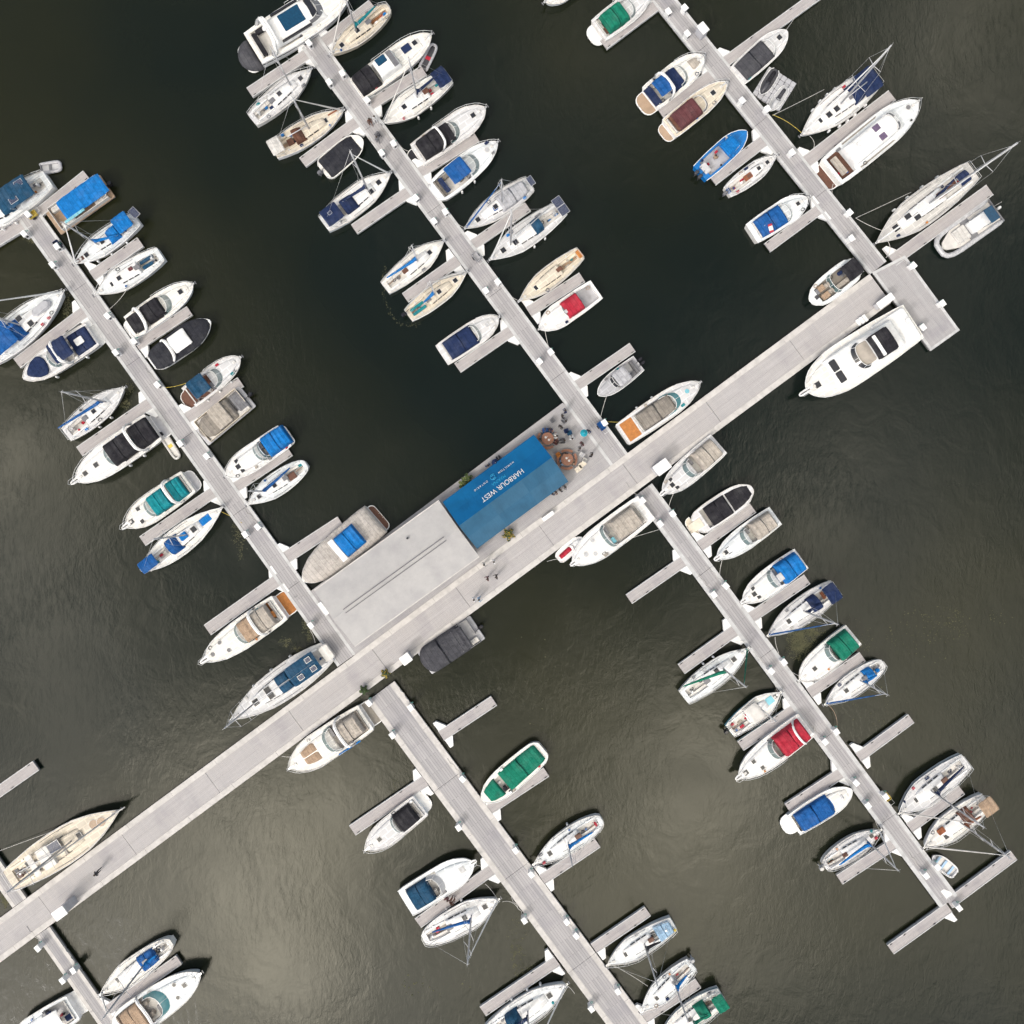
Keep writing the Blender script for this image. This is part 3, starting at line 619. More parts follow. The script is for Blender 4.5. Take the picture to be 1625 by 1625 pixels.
    # ---- sailing rig
    def mast(s, u, h, spr=2, wires=True, fs=None, r=None, jr=.075, ms='silver', back=True):
        s.mu = u; s.mh = h; r = r or .055+.0035*h; z0 = s.zt(u)-.05; x = s.X(u); m = MB()
        m.tube([(x, 0, z0), (x, 0, h*.85), (x, 0, h)], [r, r, r*.7], 8); m.tube([(x-.12, 0, h+.02), (x+.25, 0, h+.05)], .02, 4); m.tube([(x, 0, h), (x-.02, 0, h+.45)], .012, 4)
        a = s.part(m, 'mast', ['gel:'+ms]); zz = [z0+(h-z0)*(.56 if spr == 1 else k) for k in ((0,) if spr == 1 else (.36, .68))]; sl_ = s.hb*.62
        for z in zz:
            m = MB(); m.tube([(x-.14, -sl_, z+.05), (x, 0, z), (x-.14, sl_, z+.05)], [.028, .04, .028], 5); s.part(m, 'spreader', ['gel:'+ms], a)
            sl_ *= .82
        if wires:
            m = MB(); sl_ = s.hb*.62
            for sg in (-1, 1):
                P = [(x-.1, sg*(s.w(u-.02)-.12), s.zs(u))]+[(x-.14, sg*sl_*(.82**i), z+.05) for i, z in enumerate(zz)]+[(x, 0, h*.97)]; m.tube(P, .013, 4)
                m.tube([(x-.5, sg*(s.w(u-.05)-.12), s.zs(u)), (x, 0, zz[0])], .011, 4)
            if back: m.tube([(s.X(s.u0)+.1, 0, s.zs(s.u0)), (x, 0, h)], .013, 4)
            bx_ = s.X(s.u1)-.12; m.tube([(bx_, 0, s.zs(s.u1)), (x, 0, h*.94)], .013, 4); s.part(m, 'rigging', 'steel', a)
        if fs:
            bx_ = s.X(s.u1)-.2; A = Vector((bx_, 0, s.zs(s.u1)+.25)); B_ = Vector((x+.05, 0, h*.92)); m = MB()
            m.tube([A, A.lerp(B_, .04), A.lerp(B_, .3), A.lerp(B_, .7), B_], [.03, jr*1.3, jr*1.15, jr*.8, .03], 7); m.cyl(A.x, 0, A.z-.12, A.z, .12, 10)
            s.part(m, 'furled_headsail', [('cv:' if fs not in ('white','offwhite') else 'gel:')+fs])
        return a
    def boom(s, u0, col='blue', ang=0, r=.15, z=None, droop=0):
        z = z or s.zt(s.mu)+.85; x1 = s.X(s.mu)-.1; l = (s.mu-u0)*s.L; dx, dy = -math.cos(ang), math.sin(ang); m = MB()
        m.tube([(x1, 0, z), (x1+dx*l, dy*l, z+.05)], .055, 6); b_ = s.part(m, 'boom', ['gel:silver'])
        if col:
            m = MB(); K = [0,.02,.1,.3,.5,.7,.85,.96,1]; R = [.7,1.35,1.35,1.15,1.0,.85,.7,.5,.25]
            m.tube([(x1+dx*l*k, dy*l*k, z+.12+(.35 if k < .03 else .12*max(0, 1-k*2))) for k in K], [r*q for q in R], 8, 0, .95)
            m.tube([(x1+.02, 0, z-.1), (x1, 0, z+.9)], [r*1.0, r*.7], 7); s.part(m, 'sail_cover', ['cv:'+col], b_)
        m = MB(); m.tube([(x1+dx*l*.85, dy*l*.85, z), (x1+dx*l*.85, dy*l*.5, s.zs(u0))], .02, 4); s.part(m, 'mainsheet', 'gloss:offwhite', b_)
    def wheel(s, u):
        m = MB(); x = s.X(u); z = s.fl+.85; n = 16; m.tube([(x, math.cos(2*PI*i/n)*.4, z+math.sin(2*PI*i/n)*.4) for i in range(n+1)], .025, 5)
        for i in range(4): a = PI*i/4; m.tube([(x, math.cos(a)*.4, z+math.sin(a)*.4), (x, -math.cos(a)*.4, z-math.sin(a)*.4)], .014, 4)
        m.box(x+.03, x+.25, -.12, .12, s.fl, z+.1, 0, .05); s.part(m, 'steering_wheel', 'steel')
    def winch(s):
        u0, u1, wv = s.ck
        for sg in (-1, 1):
            m = MB(); u = u0+(u1-u0)*.45; x, y = s.X(u), sg*s.w(u)*(wv+.14); z = s.zs(u); m.cyl(x, y, z, z+.12, .1, 10, 0, .08); m.cyl(x, y, z+.12, z+.2, .07, 10, 0, .09); s.part(m, 'winch', 'steel')
    def tracks(s):
        m = MB()
        for sg in (-1, 1):
            m.tube([(s.X(.35+.05*i), sg*s.w(.35+.05*i)*.86, s.zs(.35+.05*i)+.04) for i in range(7)], .02, 4)
        s.part(m, 'genoa_track', 'gloss:grey')
def run(bt, items):
    for it in items: getattr(bt, it[0])(*it[1:-1], **it[-1]) if isinstance(it[-1], dict) else getattr(bt, it[0])(*it[1:])
BOATS = []
def Sail(bow, stern, beam, label, mast=None, boom=None, items=(), ck=(.06,.32,.5), cab=(.33,.74,.58), hull='white', deck='deck', shape='sail', hat=('dark',), sole='offwhite', fs='white', spr=1, tiller=False, stripe=None, strips=3, hatches=None, **kw):
    s = Boat('sail', bow, stern, beam, 'sailboat', label, 'sailboat', shape, hull, deck, stripe=stripe, **kw); s.deckmesh(ck, sole)
    s.benches('offwhite' if deck != 'cream' else 'cream'); s.cabin(cab[0], cab[1], cab[2], .3+.012*s.L, 'white' if deck != 'cream' else 'cream', strips)
    s.bx('coaming', ck[0], ck[1], ck[2]+.02, ck[2]+.13, None, .16, 'white' if deck != 'cream' else 'cream'); s.bx('coaming', ck[0], ck[1], -ck[2]-.13, -ck[2]-.02, None, .16, 'white' if deck != 'cream' else 'cream')
    s.bx('companionway', ck[1]-.01, ck[1]+.07, -.2, .2, None, .12, 'grey' if s.rnd.random() < .5 else 'brown')
    for u, v in (hatches or [((cab[1]+.92)/2-.02, 0), (cab[0]+(cab[1]-cab[0])*.5, 0)]): s.ha(u, v, .045*s.L+.1, hat[0])
    s.rail(.8, .6, True, nst=3); s.pushpit(.1); s.rail(.1, .6, False, life=True, name='lifeline', u1=.82, nst=6); s.anchor(); s.winch(); s.tracks()
    if tiller: m = MB(); m.tube([(s.X(ck[0]), 0, s.fl+.5), (s.X(ck[0]+.12), 0.1, s.fl+.65)], .03, 5); s.part(m, 'tiller', ['teak:teak'])
    else: s.wheel(ck[0]+.05)
    if mast: s.mast(mast[0], mast[1], spr, fs=fs)
    if boom: s.boom(boom[0], boom[1], *(boom[2:] or ()))
    run(s, items)
    if ck: s.clutter(s.rnd.randint(4, 7))
    BOATS.append(s); return s
def Motor(bow, stern, beam, label, items=(), ck=(.08,.5,.8), cab=(.5,.93,.74,.3), hull='white', deck='white', shape='motor', sole='offwhite', rails=.5, seat='offwhite', name='motor_boat', cat='motor boat', plat=None, hatches=(), hcol='dark', stripe=None, **kw):
    pf = kw.pop('pf', .08 if plat else 0.0)
    if plat and shape == 'motorr': shape = 'motor'
    s = Boat('motor', bow, stern, beam, name, label, cat, shape, hull, deck, pf=pf, stripe=stripe, **kw)
    if ck: s.deckmesh((max(ck[0], pf+.03), ck[1], ck[2]), sole, .55)
    else: s.deckmesh(None)
    if seat and ck: s.seats(seat)
    if cab: s.dome('foredeck', cab[0], cab[1], cab[2], cab[3], 'deck:'+s.deckcol, 3.0, .55, .03, rec=True, taper=.15)
    if plat: s.platform(plat)
    if s.u1 < .995:
        m = MB(); x0, x1 = s.X(s.u1)-.7, s.X(1); z = s.zs(s.u1); m.prism([(x0,-.34),(x1-.25,-.24),(x1,-.12),(x1,.12),(x1-.25,.24),(x0,.34)], z-.03, z+.07, 0, .02); m.box(x0+.4, x1-.1, -.05, .05, z+.07, z+.10, 1); pp = s.part(m, 'bow_platform', ['gel:white', 'gloss:charcoal'])
        m = MB(); m.tube([(x0,-.36,z+.55),(x1-.2,-.28,z+.6),(x1+.05,0,z+.6),(x1-.2,.28,z+.6),(x0,.36,z+.55)], .022, 5); s.part(m, 'rail', 'steel', pp)
    if rails: s.rail(rails, .6, True, nst=6)
    for h in hatches: (s.rh if len(h) > 3 else s.ha)(h[0], h[1], h[2] if len(h) > 2 else .5, hcol)
    if rails: s.anchor()
    run(s, items)
    if ck: s.clutter(s.rnd.randint(4, 7))
    BOATS.append(s); return s
def D(**k): return k

# ---- fleet along the upper left pier
Sail((-50,366),(76,284),54,'large white sailboat with teal canopy and solar panels, cut by the left edge',None,None,[('bi',.2,.52,.78,'dteal'),('so',.42,.35,.9,.6,2.75),('so',.28,-.3,.9,.6,2.75),('dg',.46,.6,.6,'dteal'),('fe',(1,),(.35,.55,.7))],zd=1.25,cab=(.5,.86,.62))
def pontoon(bow, stern, beam, label, canv, deck='brown', fence='lgrey', extra=None, cu=(.1,.75), bows=5, cw=.86, zt=1.9, tubes='silver'):
    s = Boat.__new__(Boat); s.kind = 'pontoon'; s.zd = .62
    A = W(*stern, .62); Bq = W(*bow, .62); Dd = Bq-A; s.L = Dd.length; s.hb = beam*MPP/2; s.rz = math.atan2(Dd.y, Dd.x); C = (A+Bq)/2; s.C = C
    s.root = thing('pontoon_boat', label, 'pontoon boat', (C.x, C.y, 0), s.rz); s.u0 = 0; s.u1 = 1; s.shape = [(0,1),(.93,1),(1,.93)]; s.domes = []; s.rnd = random.Random(int(bow[0]))
    n = Vector(((NAD[0]-812.5)*MPP, (812.5-NAD[1])*MPP, 0)); off = C-n; off.z = 0; s.slope = off.dot(Vector((math.cos(s.rz), math.sin(s.rz), 0)))/s.L/CAMH
    hx = s.L/2
    for sg in (-1, 1):
        m = MB(); y = sg*s.hb*.66; m.tube([(-hx+.1, y, .08), (hx-.9, y, .08), (hx-.3, y, .14), (hx-.02, y, .3)], [.33, .33, .24, .05], 12); s.part(m, 'float_tube', ['gloss:'+tubes])
    m = MB(); m.box(-hx, hx, -s.hb, s.hb, .46, .58, 0, .1); s.part(m, 'deck', [('teak:' if deck in ('brown','teak','tan') else 'gel:')+deck])
    m = MB(); f0, f1 = -hx+.5, hx-.55
    for sg in (-1, 1): m.box(f0, f1, sg*s.hb*.94-.03, sg*s.hb*.94+.03, .62, 1.25, 0, .02)
    m.box(f1-.05, f1, -s.hb*.94, s.hb*.94, .62, 1.25, 0, .02); m.box(f0, f0+.05, -s.hb*.94, s.hb*.3, .62, 1.25, 0, .02); s.part(m, 'fence_panel', ['gel:'+fence])
    for x0, x1, sg in ((f0+.1, f0+1.7, 1), (f1-2.0, f1-.2, 1), (f1-2.0, f1-.2, -1)):
        m = MB(); y0, y1 = sorted((sg*s.hb*.88, sg*s.hb*.88-sg*.6)); m.box(x0, x1, y0, y1, .585, 1.0, 0, .06); s.part(m, 'bench_seat', ['cv:offwhite'])
    if canv == 'full':
        pass
    else: s.bi(cu[0], cu[1], cw, canv, zt, bows)
    s.ob(1, .1)
    if extra: run(s, extra)
    BOATS.append(s); return s
pontoon((84,355),(170,294),43,'wide brown decked pontoon houseboat under a long blue canopy','bblue','tan','offwhite',[('bx','side_curtain',.45,.8,.80,1.0,1.9,.05,'lblue','cv'),('fe',(-1,),(.2,.6))],(.02,.78),5,.80)
Sail((119,418),(217,347),39,'white sailboat with bright blue bimini and brown foredeck patch beside the houseboat',(.6,9.6),(.3,'bblue',.35),[('bi',.08,.3,.9,'bblue'),('dg',.3,.46,.62,'bblue'),('so',-.02,-.15,.75,1.1,2.0,.15),('bx','foredeck_mat',.86,.96,-.5,.5,None,.035,'brown','teak'),('fe',(1,),(.3,.55,.75))],spr=1,fs='white')
Sail((152,467),(255,403),42,'white mastless sailboat with navy cockpit cushions by second finger dock',None,None,[('bx','cockpit_cushion',.1,.3,-.42,-.1,.95,.1,'dteal','cv'),('bx','cockpit_cushion',.14,.3,.1,.42,.95,.1,'dteal','cv'),('bx','winch_pod',.4,.46,-.3,0,None,.14,'maroon','cv')],shape='sail',hatches=[(.62,0),(.74,0)])
Sail((101,462),(-22,567),54,'large white sailboat with blue spray hood and grey dinghy on its foredeck',(.47,13.0),(.2,'blue',.25),[('bi',.1,.36,.8,'blue'),('dg',.34,.48,.6,'blue'),('so',.2,.3,.6,.4,2.9),('bx','upturned_dinghy',.62,.84,-.32,.38,None,.45,'lgrey','gel',.35)],spr=2,hatches=[(.56,-.3),(.5,.4)],zd=1.2)
Motor((37,601),(158,522),45,'motor cruiser with navy foredeck cover and round cockpit table by upper left pier',[('ws',.66,.1,.72),('bi',.38,.6,.76,'navy',None,2),('ar',.55,.95,1.4),('dome','foredeck_cover',.68,.93,.86,.16,'cv:navy',D(p=4,fr=.4,rr=.1,z0=1.62,rnd=.3,rf=.6)),('cv',.12,.36,.85,'navy',.4),('bx','round_table',.2,.3,-.25,.28,1.65,.08,'white','gel',.3),('fe',(1,),(.3,.7))],plat='white',pf=.1,shape='motorr',rails=0,stripe='navy')
Motor((306,451),(197,526),42,'white cruiser with black canvas, square bow hatch and open swim platform, upper left pier',[('ws',.68,.16,.76),('cv',.30,.55,.78,'black',.95),('cv',.1,.28,.8,'black',.5),('ar',.28,.92,1.1)],plat='white',pf=.09,hatches=((.83,0,.5),))
Motor((334,509),(240,577),44,'dark charcoal covered motor boat with white hard top by finger dock',[('dome','full_cover',.02,.97,1.02,.55,'cv:slate',D(p=2.6,fr=.3,rr=.1)),('bi',.36,.63,.66,'white',2.0,2,True),('ar',.34,.9,.9)],ck=None,seat=None,cab=None,rails=0,shape='motorr',stripe='lblue')
Motor((381,568),(288,640),39,'white motor boat with teal canvas and planked brown swim platform',[('ws',.68,.17,.75),('bi',.2,.45,.78,'dteal',None,3),('bx','cockpit_cover',.12,.2,-.7,.7,None,.1,'brown','teak'),('fe',(1,-1),(.3,.5,.7))],plat='brown',pf=.12,shape='motorr',sole='brown')
pontoon((317,691),(393,628),42,'beige canvas covered pontoon boat beside grey finger dock','beige','lgrey','cream',[('dome','mooring_cover',.28,.97,.96,.9,'cv:taupe',D(p=3.2,fr=.35,rr=.1,z0=.65,sag=.07,bows=4,rf=.4)),('dome','rear_cover',.06,.27,.9,.45,'cv:grey',D(p=3,z0=.65))],(.42,.68),3,.86)
Motor((359,755),(458,687),41,'white cruiser with bright blue stern canvas on upper left pier',[('ws',.52,.1,.76),('cv',.02,.38,.9,'bblue',1.25,5),('ha',.77,.48,.42),('ha',.79,0,.5),('ha',.77,-.48,.42),('ws',.45,.08,.74,.5)],cab=(.42,.9,.74,.55),rails=.45,plat='white',pf=.06,ck=(.06,.42,.8))
Sail((394,800),(486,736),38,'small white sailboat with blue boom at lowest slip of upper left pier',(.68,8.0),(.2,'blue',-.12),[('bx','slatted_locker',.2,.32,-.1,.55,1.2,.06,'brown','teak')],shape='sailr',fs=None,tiller=True)
Sail((197,616),(105,690),42,'white sailboat with full length blue sail cover left of upper left pier',(.7,11.2),(.03,'blue',.12),[('fe',(-1,),(.4,.6))],shape='sail',spr=1,hatches=[(.5,0)],fs=None)
Motor((113,768),(262,664),52,'big white cruiser with long black canvas, arch and two bow hatches',[('ws',.62,.1,.72),('cv',.36,.6,.78,'black',1.15,4),('ar',.36,.95,1.4),('cv',.14,.34,.86,'black',.8,3),('fe',(1,),(.35,.5))],plat='lgrey',pf=.13,sprit=.05,hatches=((.72,-.05,.5),(.84,0,.5)),rails=.4)
Motor((194,839),(309,757),47,'white cruiser with two teal green canvas tops and bow pulpit',[('ws',.66,.12,.76),('cv',.38,.6,.78,'teal',.95,4),('ar',.36,.94,1.3),('cv',.16,.33,.86,'teal',.8,3)],plat='lgrey',pf=.09,sprit=.05,hatches=((.76,.5,.42),(.72,-.5,.42),(.86,0,.5)),rails=.42,stripe='teal')
Sail((352,806),(226,905),44,'white sailboat with blue bimini, spray hood and blue foredeck cover',(.57,11.0),None,[('bi',.0,.18,.8,'blue',2.5,2),('dg',.34,.48,.66,'blue'),('bx','hatch_cover',.74,.86,-.3,.5,None,.06,'bblue','cv'),('bx','sail_bundle',.5,.58,-.2,.3,None,.25,'bblue','cv')],shape='ends',fs=None,spr=1,hatches=[(.66,0)])
Motor((481,922),(604,817),57,'large beige shrink covered cruiser with blue top beside gravel roofed building',[('dome','full_cover',.06,.985,1.03,.7,'cv:shrink',D(p=2.4,fr=.3,rr=.1)),('cv',.28,.52,.72,'bblue',1.7,4),('bx','hard_top_rim',.5,.56,-.7,.7,2.5,.12,'white')],ck=None,seat=None,cab=None,rails=0,plat='brown',pf=.06)
Motor((318,1052),(464,950),48,'long white cruiser with beige canopy and orange teak swim platform',[('ws',.60,.1,.8),('cv',.42,.55,.8,'tan',.8,2),('cv',.24,.42,.84,'beige',1.1,3),('ar',.42,.94,1.3),('bx','cockpit_table',.2,.26,-.1,.35,1.6,.05,'orange','teak')],plat='orange',pf=.14,sprit=.05,hatches=((.72,.45,.22,1),(.75,-.45,.22,1),(.86,.02,.25,1)),hcol='grey',shape='motorr',rails=.45,sole='orange')
Sail((368,1141),(520,1034),54,'large white sailboat with teal solar bimini and dinghy behind, moored at the main pier',(.26+.5,12.2),None,[('bi',.12,.4,.66,'dteal',2.9,2),('so',.18,.3,.6,.5,2.98),('so',.18,-.3,.6,.5,2.98),('so',.31,.3,.6,.5,2.98),('dg',.4,.52,.6,'dteal'),('boom',.3,None),('bx','stern_dinghy',-.04,.05,-.75,.75,1.6,.35,'offwhite','gel',.16),('fe',(-1,),(.3,.5,.7))],spr=2,hatches=[(.6,.2),(.6,-.2),(.74,0)],zd=1.35,fs='white',cab=(.42,.8,.6))
Motor((460,1219),(600,1126),55,'white cruiser with beige canopy and two tan foredeck sun pads',[('ws',.60,.12,.82),('cv',.22,.46,.72,'beige',1.3,4),('ar',.44,.94,1.35),('pd',.68,.84,.6,'tan'),('bx','side_stripe_cover',.3,.55,.93,1.02,1.2,.3,'bblue','cv')],plat='taupe',pf=.14,shape='motorr',rails=.45,seat='beige')
pontoon((673,1052),(758,995),44,'charcoal canvas covered pontoon boat moored below the main pier','charcoal','lgrey','grey',[('dome','mooring_cover',.24,1.03,1.06,1.3,'cv:charcoal',D(p=3.5,fr=.2,rr=.1,z0=.6,sag=.08,bows=2,rf=.22))],(.22,.40),2,.85)
# ---- upper middle pier
Motor((556,-20),(380,90),66,'large white motor yacht with dark sunroof and round navy stern cover, top edge',[('dome','saloon',.28,.74,.74,1.1,'gel:white',D(p=4,fr=.4,rr=.1,rec=True)),('bx','sunroof',.40,.58,-.42,.46,None,.06,'dteal','gloss'),('bx','side_window_band',.36,.66,.66,.74,2.3,.3,'dark','gloss'),('ws',.74,.14,.66,.5,'grey'),('bx','front_glass',.63,.68,-.5,.5,None,.1,'dark','gloss'),('bx','side_glass',.34,.6,-.74,-.66,2.3,.3,'dark','gloss'),('ar',.3,.92,1.7,.6),('rd',.28,.1),('bx','stern_sofa',.16,.2,-.7,.7,1.3,.4,'black','cv',.15),('bx','stern_sofa',.2,.3,.5,.75,1.3,.4,'black','cv',.12),('dome','platform_cover',-.02,.12,.95,1.0,'cv:charcoal',D(p=2.2,fr=.25,rr=.5,z0=.3,taper=-.1,rnd=.85))],plat='white',pf=.12,rails=.5,stripe='dark',hull='white',zd=1.6,name='motor_yacht',cat='motor yacht')
Sail((525,86),(617,11),37,'cream sailboat with green sail cover by upper middle pier end',(.55,9.5),(.18,'teal',-.1),[],deck='cream',hull='cream',shape='sailr',sole='teak',tiller=True,fs='offwhite')
Motor((684,55),(566,142),47,'white trawler yacht with black aft canvas and blue roof panels',[('cv',.03,.27,.9,'black',1.3,2),('dome','wheelhouse',.28,.55,.74,1.2,'gel:white',D(p=5,fr=.15,rr=.06,rec=True)),('bx','roof_panel',.32,.44,.02,.6,None,.05,'dteal','gloss'),('bx','roof_window',.46,.52,-.66,.6,None,.04,'grey','gloss'),('bx','deck_locker',.64,.74,-.1,.45,None,.15,'navy'),('ha',.8,.2,.5)],ck=(.04,.27,.8),seat=None,rails=.3,hull='white',deck='deck',cab=(.55,.86,.7,.3),stripe='charcoal')
Sail((609,195),(712,121),44,'white sailboat with navy blue stern bimini and blue furled boom',(.48,10.4),(.14,'navy',-.1),[('bi',.0,.18,.92,'navy',2.3,2),('fe',(1,),(.4,.6))],spr=1,fs='offwhite',hatches=[(.68,0)])
Sail((494,110),(400,190),41,'white sailboat with grey hatches left of upper middle pier head',(.66,9.8),(.2,None,.15),[],spr=1,fs=None,hatches=[(.82,0),(.48,.05)],hat=('charcoal',))
Sail((545,175),(434,240),39,'cream sailboat with brown cockpit hood and white stern bimini',(.52,9.4),(.25,None,0),[('dg',.3,.44,.62,'brown'),('bi',-.02,.14,.85,'offwhite',2.2,2),('bx','teak_bow_rail',.8,.98,.55,.8,None,.1,'rust','teak'),('bx','cockpit_grating',.2,.28,-.3,.3,.9,.05,'brown','teak')],deck='cream',sole='tan',spr=1,fs='offwhite',hatches=[(.74,0)])
Motor((574,219),(512,272),40,'small runabout with grey mooring cover and grey outboard',[('dome','mooring_cover',.06,.86,.98,.35,'cv:slate',D(p=2.6,fr=.35,rr=.1)),('ob',1,0,'grey')],ck=None,seat=None,cab=None,shape='blunt',rails=0,zd=.75,stripe='green')
Sail((620,275),(514,356),43,'white sailboat with navy bimini and navy boom left of upper middle pier',(.66,12.6),(.34,'navy',.1),[('bi',.04,.26,.8,'navy',2.3,2),('dg',.3,.48,.6,'navy'),('so',.14,.1,.4,.3,2.35)],spr=1,fs='white',hatches=[(.82,0),(.68,-.3)])
Motor((770,171),(650,254),47,'white cruiser with black canvas top and ringed swim platform',[('ws',.64,.15,.74),('cv',.16,.44,.8,'black',1.2,3),('cv',.44,.56,.74,'black',.8,2),('ar',.44,.8,1.25,.25)],plat='black',pf=.1,hatches=((.84,0,.5),),rails=.4)
Motor((789,226),(688,308),45,'white cruiser with royal blue bimini over tan cockpit seats',[('ws',.68,.16,.78),('bi',.28,.54,.7,'blue',None,2),('bx','stern_cover',.14,.2,-.6,.65,None,.1,'navy','cv'),('fe',(-1,),(.3,.5))],shape='motorr',hatches=((.84,0,.25,1),),hcol='silver',seat='taupe',rails=.8)
Sail((739,362),(841,292),39,'white sailboat with grey cockpit awning and blue furled jib',(.44,8.6),None,[('cv',.06,.48,.74,'lgrey',.7,2),('so',-.02,0,.6,1.0,1.9),('bx','hatch_cover',.52,.58,-.1,.3,None,.06,'blue','cv')],fs='blue',spr=1,tiller=True)
Sail((778,412),(893,330),44,'white sailboat with solar panels across its stern and navy hood',(.27+.45,13.5),(.15,None,-.12),[('so',.02,.35,1.0,1.0,2.5),('so',.02,-.35,1.0,1.0,2.5),('dg',.3,.42,.6,'dteal'),('bx','life_raft',.24,.32,-.75,-.5,None,.25,'grey'),('fe',(1,),(.5,.35))],spr=2,fs='white',hatches=[(.82,0),(.66,.1)],hat=('dark',))
Sail((704,383),(611,457),39,'white sailboat with bright blue sail cover and dark bow hatch',(.56,7.6),(.1,'bblue',.1),[],shape='sail',spr=1,fs=None,hatches=[(.76,0)],tiller=True,strips=2)
Sail((740,432),(648,501),34,'small cream sailboat with teal cockpit cushions and black outboard',(.46,7.8),(.28,'bblue',-.1),[('bx','cockpit_cushion',.06,.28,.1,.42,.85,.08,'teal','cv'),('bx','cockpit_cushion',.06,.28,-.42,-.1,.85,.08,'teal','cv'),('ob',1,.3)],deck='cream',hull='white',spr=1,fs='offwhite',shape='sail',tiller=True)
Sail((824,478),(921,402),36,'cream mastless sailboat with orange stern rail cushion',None,None,[('bx','rail_cushion',-.01,.05,-.6,.6,1.1,.14,'orange','cv')],deck='cream',hull='cream',sole='tan',shape='sail',hatches=[(.72,0)],tiller=True)
Motor((856,522),(947,459),40,'small white cabin boat with red canopy and open stern',[('ws',.58,.1,.7),('cv',.28,.55,.8,'red',1.1,1),('bx','top_window',.5,.58,.0,.3,2.0,.04,'silver')],hull='white',rails=.6,seat=None,ck=(.04,.5,.78),sole='lgrey')
Motor((791,504),(701,564),40,'white motor boat under navy blue cover left of the upper middle pier',[('ws',.66,.1,.76),('cv',.1,.58,.88,'navy',.7,2)],hatches=((.8,0,.45),),hcol='silver',rails=.7)
# ---- upper right pier
Motor((865,3),(935,-46),36,'white hull tip of a boat peeking in at the top edge',[],ck=None,seat=None,rails=.5)
Motor((1030,-12),(937,58),44,'white cruiser with emerald green canopy at the top of upper right pier',[('ws',.72,.12,.74),('cv',.26,.6,.8,'green',1.0,4),('bx','cockpit_mat',.2,.25,-.6,-.1,1.0,.03,'brown','teak')],plat='white',pf=.14,sole='brown')
Motor((1116,89),(1017,168),46,'white cruiser with navy top, white arch and orange teak platform',[('ws',.7,.14,.78),('cv',.4,.62,.8,'navy',.5,1),('bi',.28,.46,.62,'blue',2.5,2),('ar',.46,.94,1.3),('pd',.78,.92,.5,'beige',D(parts=1)),('cv',.14,.24,.8,'navy',.35,1)],plat='tan',pf=.16,shape='motorr',rails=.65)
Motor((1153,131),(1052,212),38,'white cruiser with maroon canvas and wooden swim platform',[('ws',.66,.1,.76,.5,'grey'),('cv',.22,.56,.86,'maroon',1.0,2),('bx','cockpit_cover',.16,.24,-.7,.7,1.3,.08,'brown','cv')],plat='tan',pf=.1,deck='cream',rails=.4,hatches=((.78,0,.5),))
Motor((1185,208),(1111,275),38,'small bright blue fishing boat with outboards and light blue canopy',[('bi',.52,.78,.62,'bblue',1.9,1),('ob',2,0,'charcoal'),('bx','stern_box',.05,.16,-.5,.5,.95,.2,'silver')],hull='bblue',deck='bblue',cab=None,seat=None,ck=(.1,.55,.8),sole='lgrey',zd=.85,rails=0,shape='motor')
Sail((1232,247),(1154,305),30,'tiny open sailboat with brown seats and blue stern',None,None,[('bx','teak_seat',.35,.5,-.3,.3,None,.1,'rust','teak'),('bx','stern_cover',.0,.06,-.4,.5,None,.1,'blue','cv'),('ob',1,0,'grey')],ck=(.06,.42,.6),zd=.7,tiller=True,cab=(.5,.75,.5))
Motor((1281,314),(1193,371),42,'white motor boat under blue cover with a small red flag',[('ws',.68,.12,.8),('cv',.12,.58,.88,'blue',.7,3)],hatches=((.82,0,.4),),rails=.75)
Motor((1249,49),(1171,120),40,'white motor boat under a flat dark grey cover',[('ws',.7,.1,.78),('cv',.06,.62,.92,'charcoal',.55,3)],hatches=((.83,0,.5),),rails=0)
Sail((1272,214),(1391,121),52,'white sailboat with many fenders, navy bimini and tall mast leaning right',(.49,14.4),(.2,None,0),[('bi',.0,.22,.95,'navy',2.5,2),('dg',.22,.36,.7,'navy'),('fe',(1,-1),(.25,.4,.5,.6,.72))],spr=2,fs='white',hatches=[(.66,.1),(.74,0),(.56,.1)],zd=1.2)
s = Motor((1457,161),(1306,284),56,'long white motor yacht with flybridge roof and two purple roof hatches',[('dome','saloon',.26,.78,.68,1.3,'gel:white',D(p=5,fr=.2,rr=.08,rec=True)),('bx','roof_hatch',.52,.58,.12,.48,None,.05,'purple','gloss'),('bx','roof_hatch',.52,.58,-.48,-.12,None,.05,'purple','gloss'),('ws',.74,.08,.62,.25,'grey'),('bx','side_deck_shade',.3,.7,.8,.88,None,.05,'taupe'),('bx','side_deck_shade',.3,.7,-.88,-.8,None,.05,'taupe'),('bx','cockpit_sofa',.14,.19,-.6,.6,1.3,.35,'beige','cv'),('rh',.9,.15,.25),('rd',.4,.2,.25,1.5)],plat='brown',pf=.09,rails=.3,ck=(.1,.26,.8),sole='brown',zd=1.35,seat=None,name='motor_yacht',cat='motor yacht',stripe='taupe')
Sail((1391,385),(1545,270),56,'largest cream decked sailboat with navy boom and mast reaching far right',(.47,18.6),(.2,'navy',-.16),[('bx','cockpit_mat',.16,.26,-.3,.2,1.2,.05,'brown','teak'),('bi',.06,.16,.45,'navy',2.4,2),('fe',(-1,),(.25,.4,.55,.7))],spr=2,fs='white',deck='offwhite',hull='cream',zd=1.35,hatches=[(.8,0),(.68,-.1),(.62,.2)],cab=(.32,.76,.5))
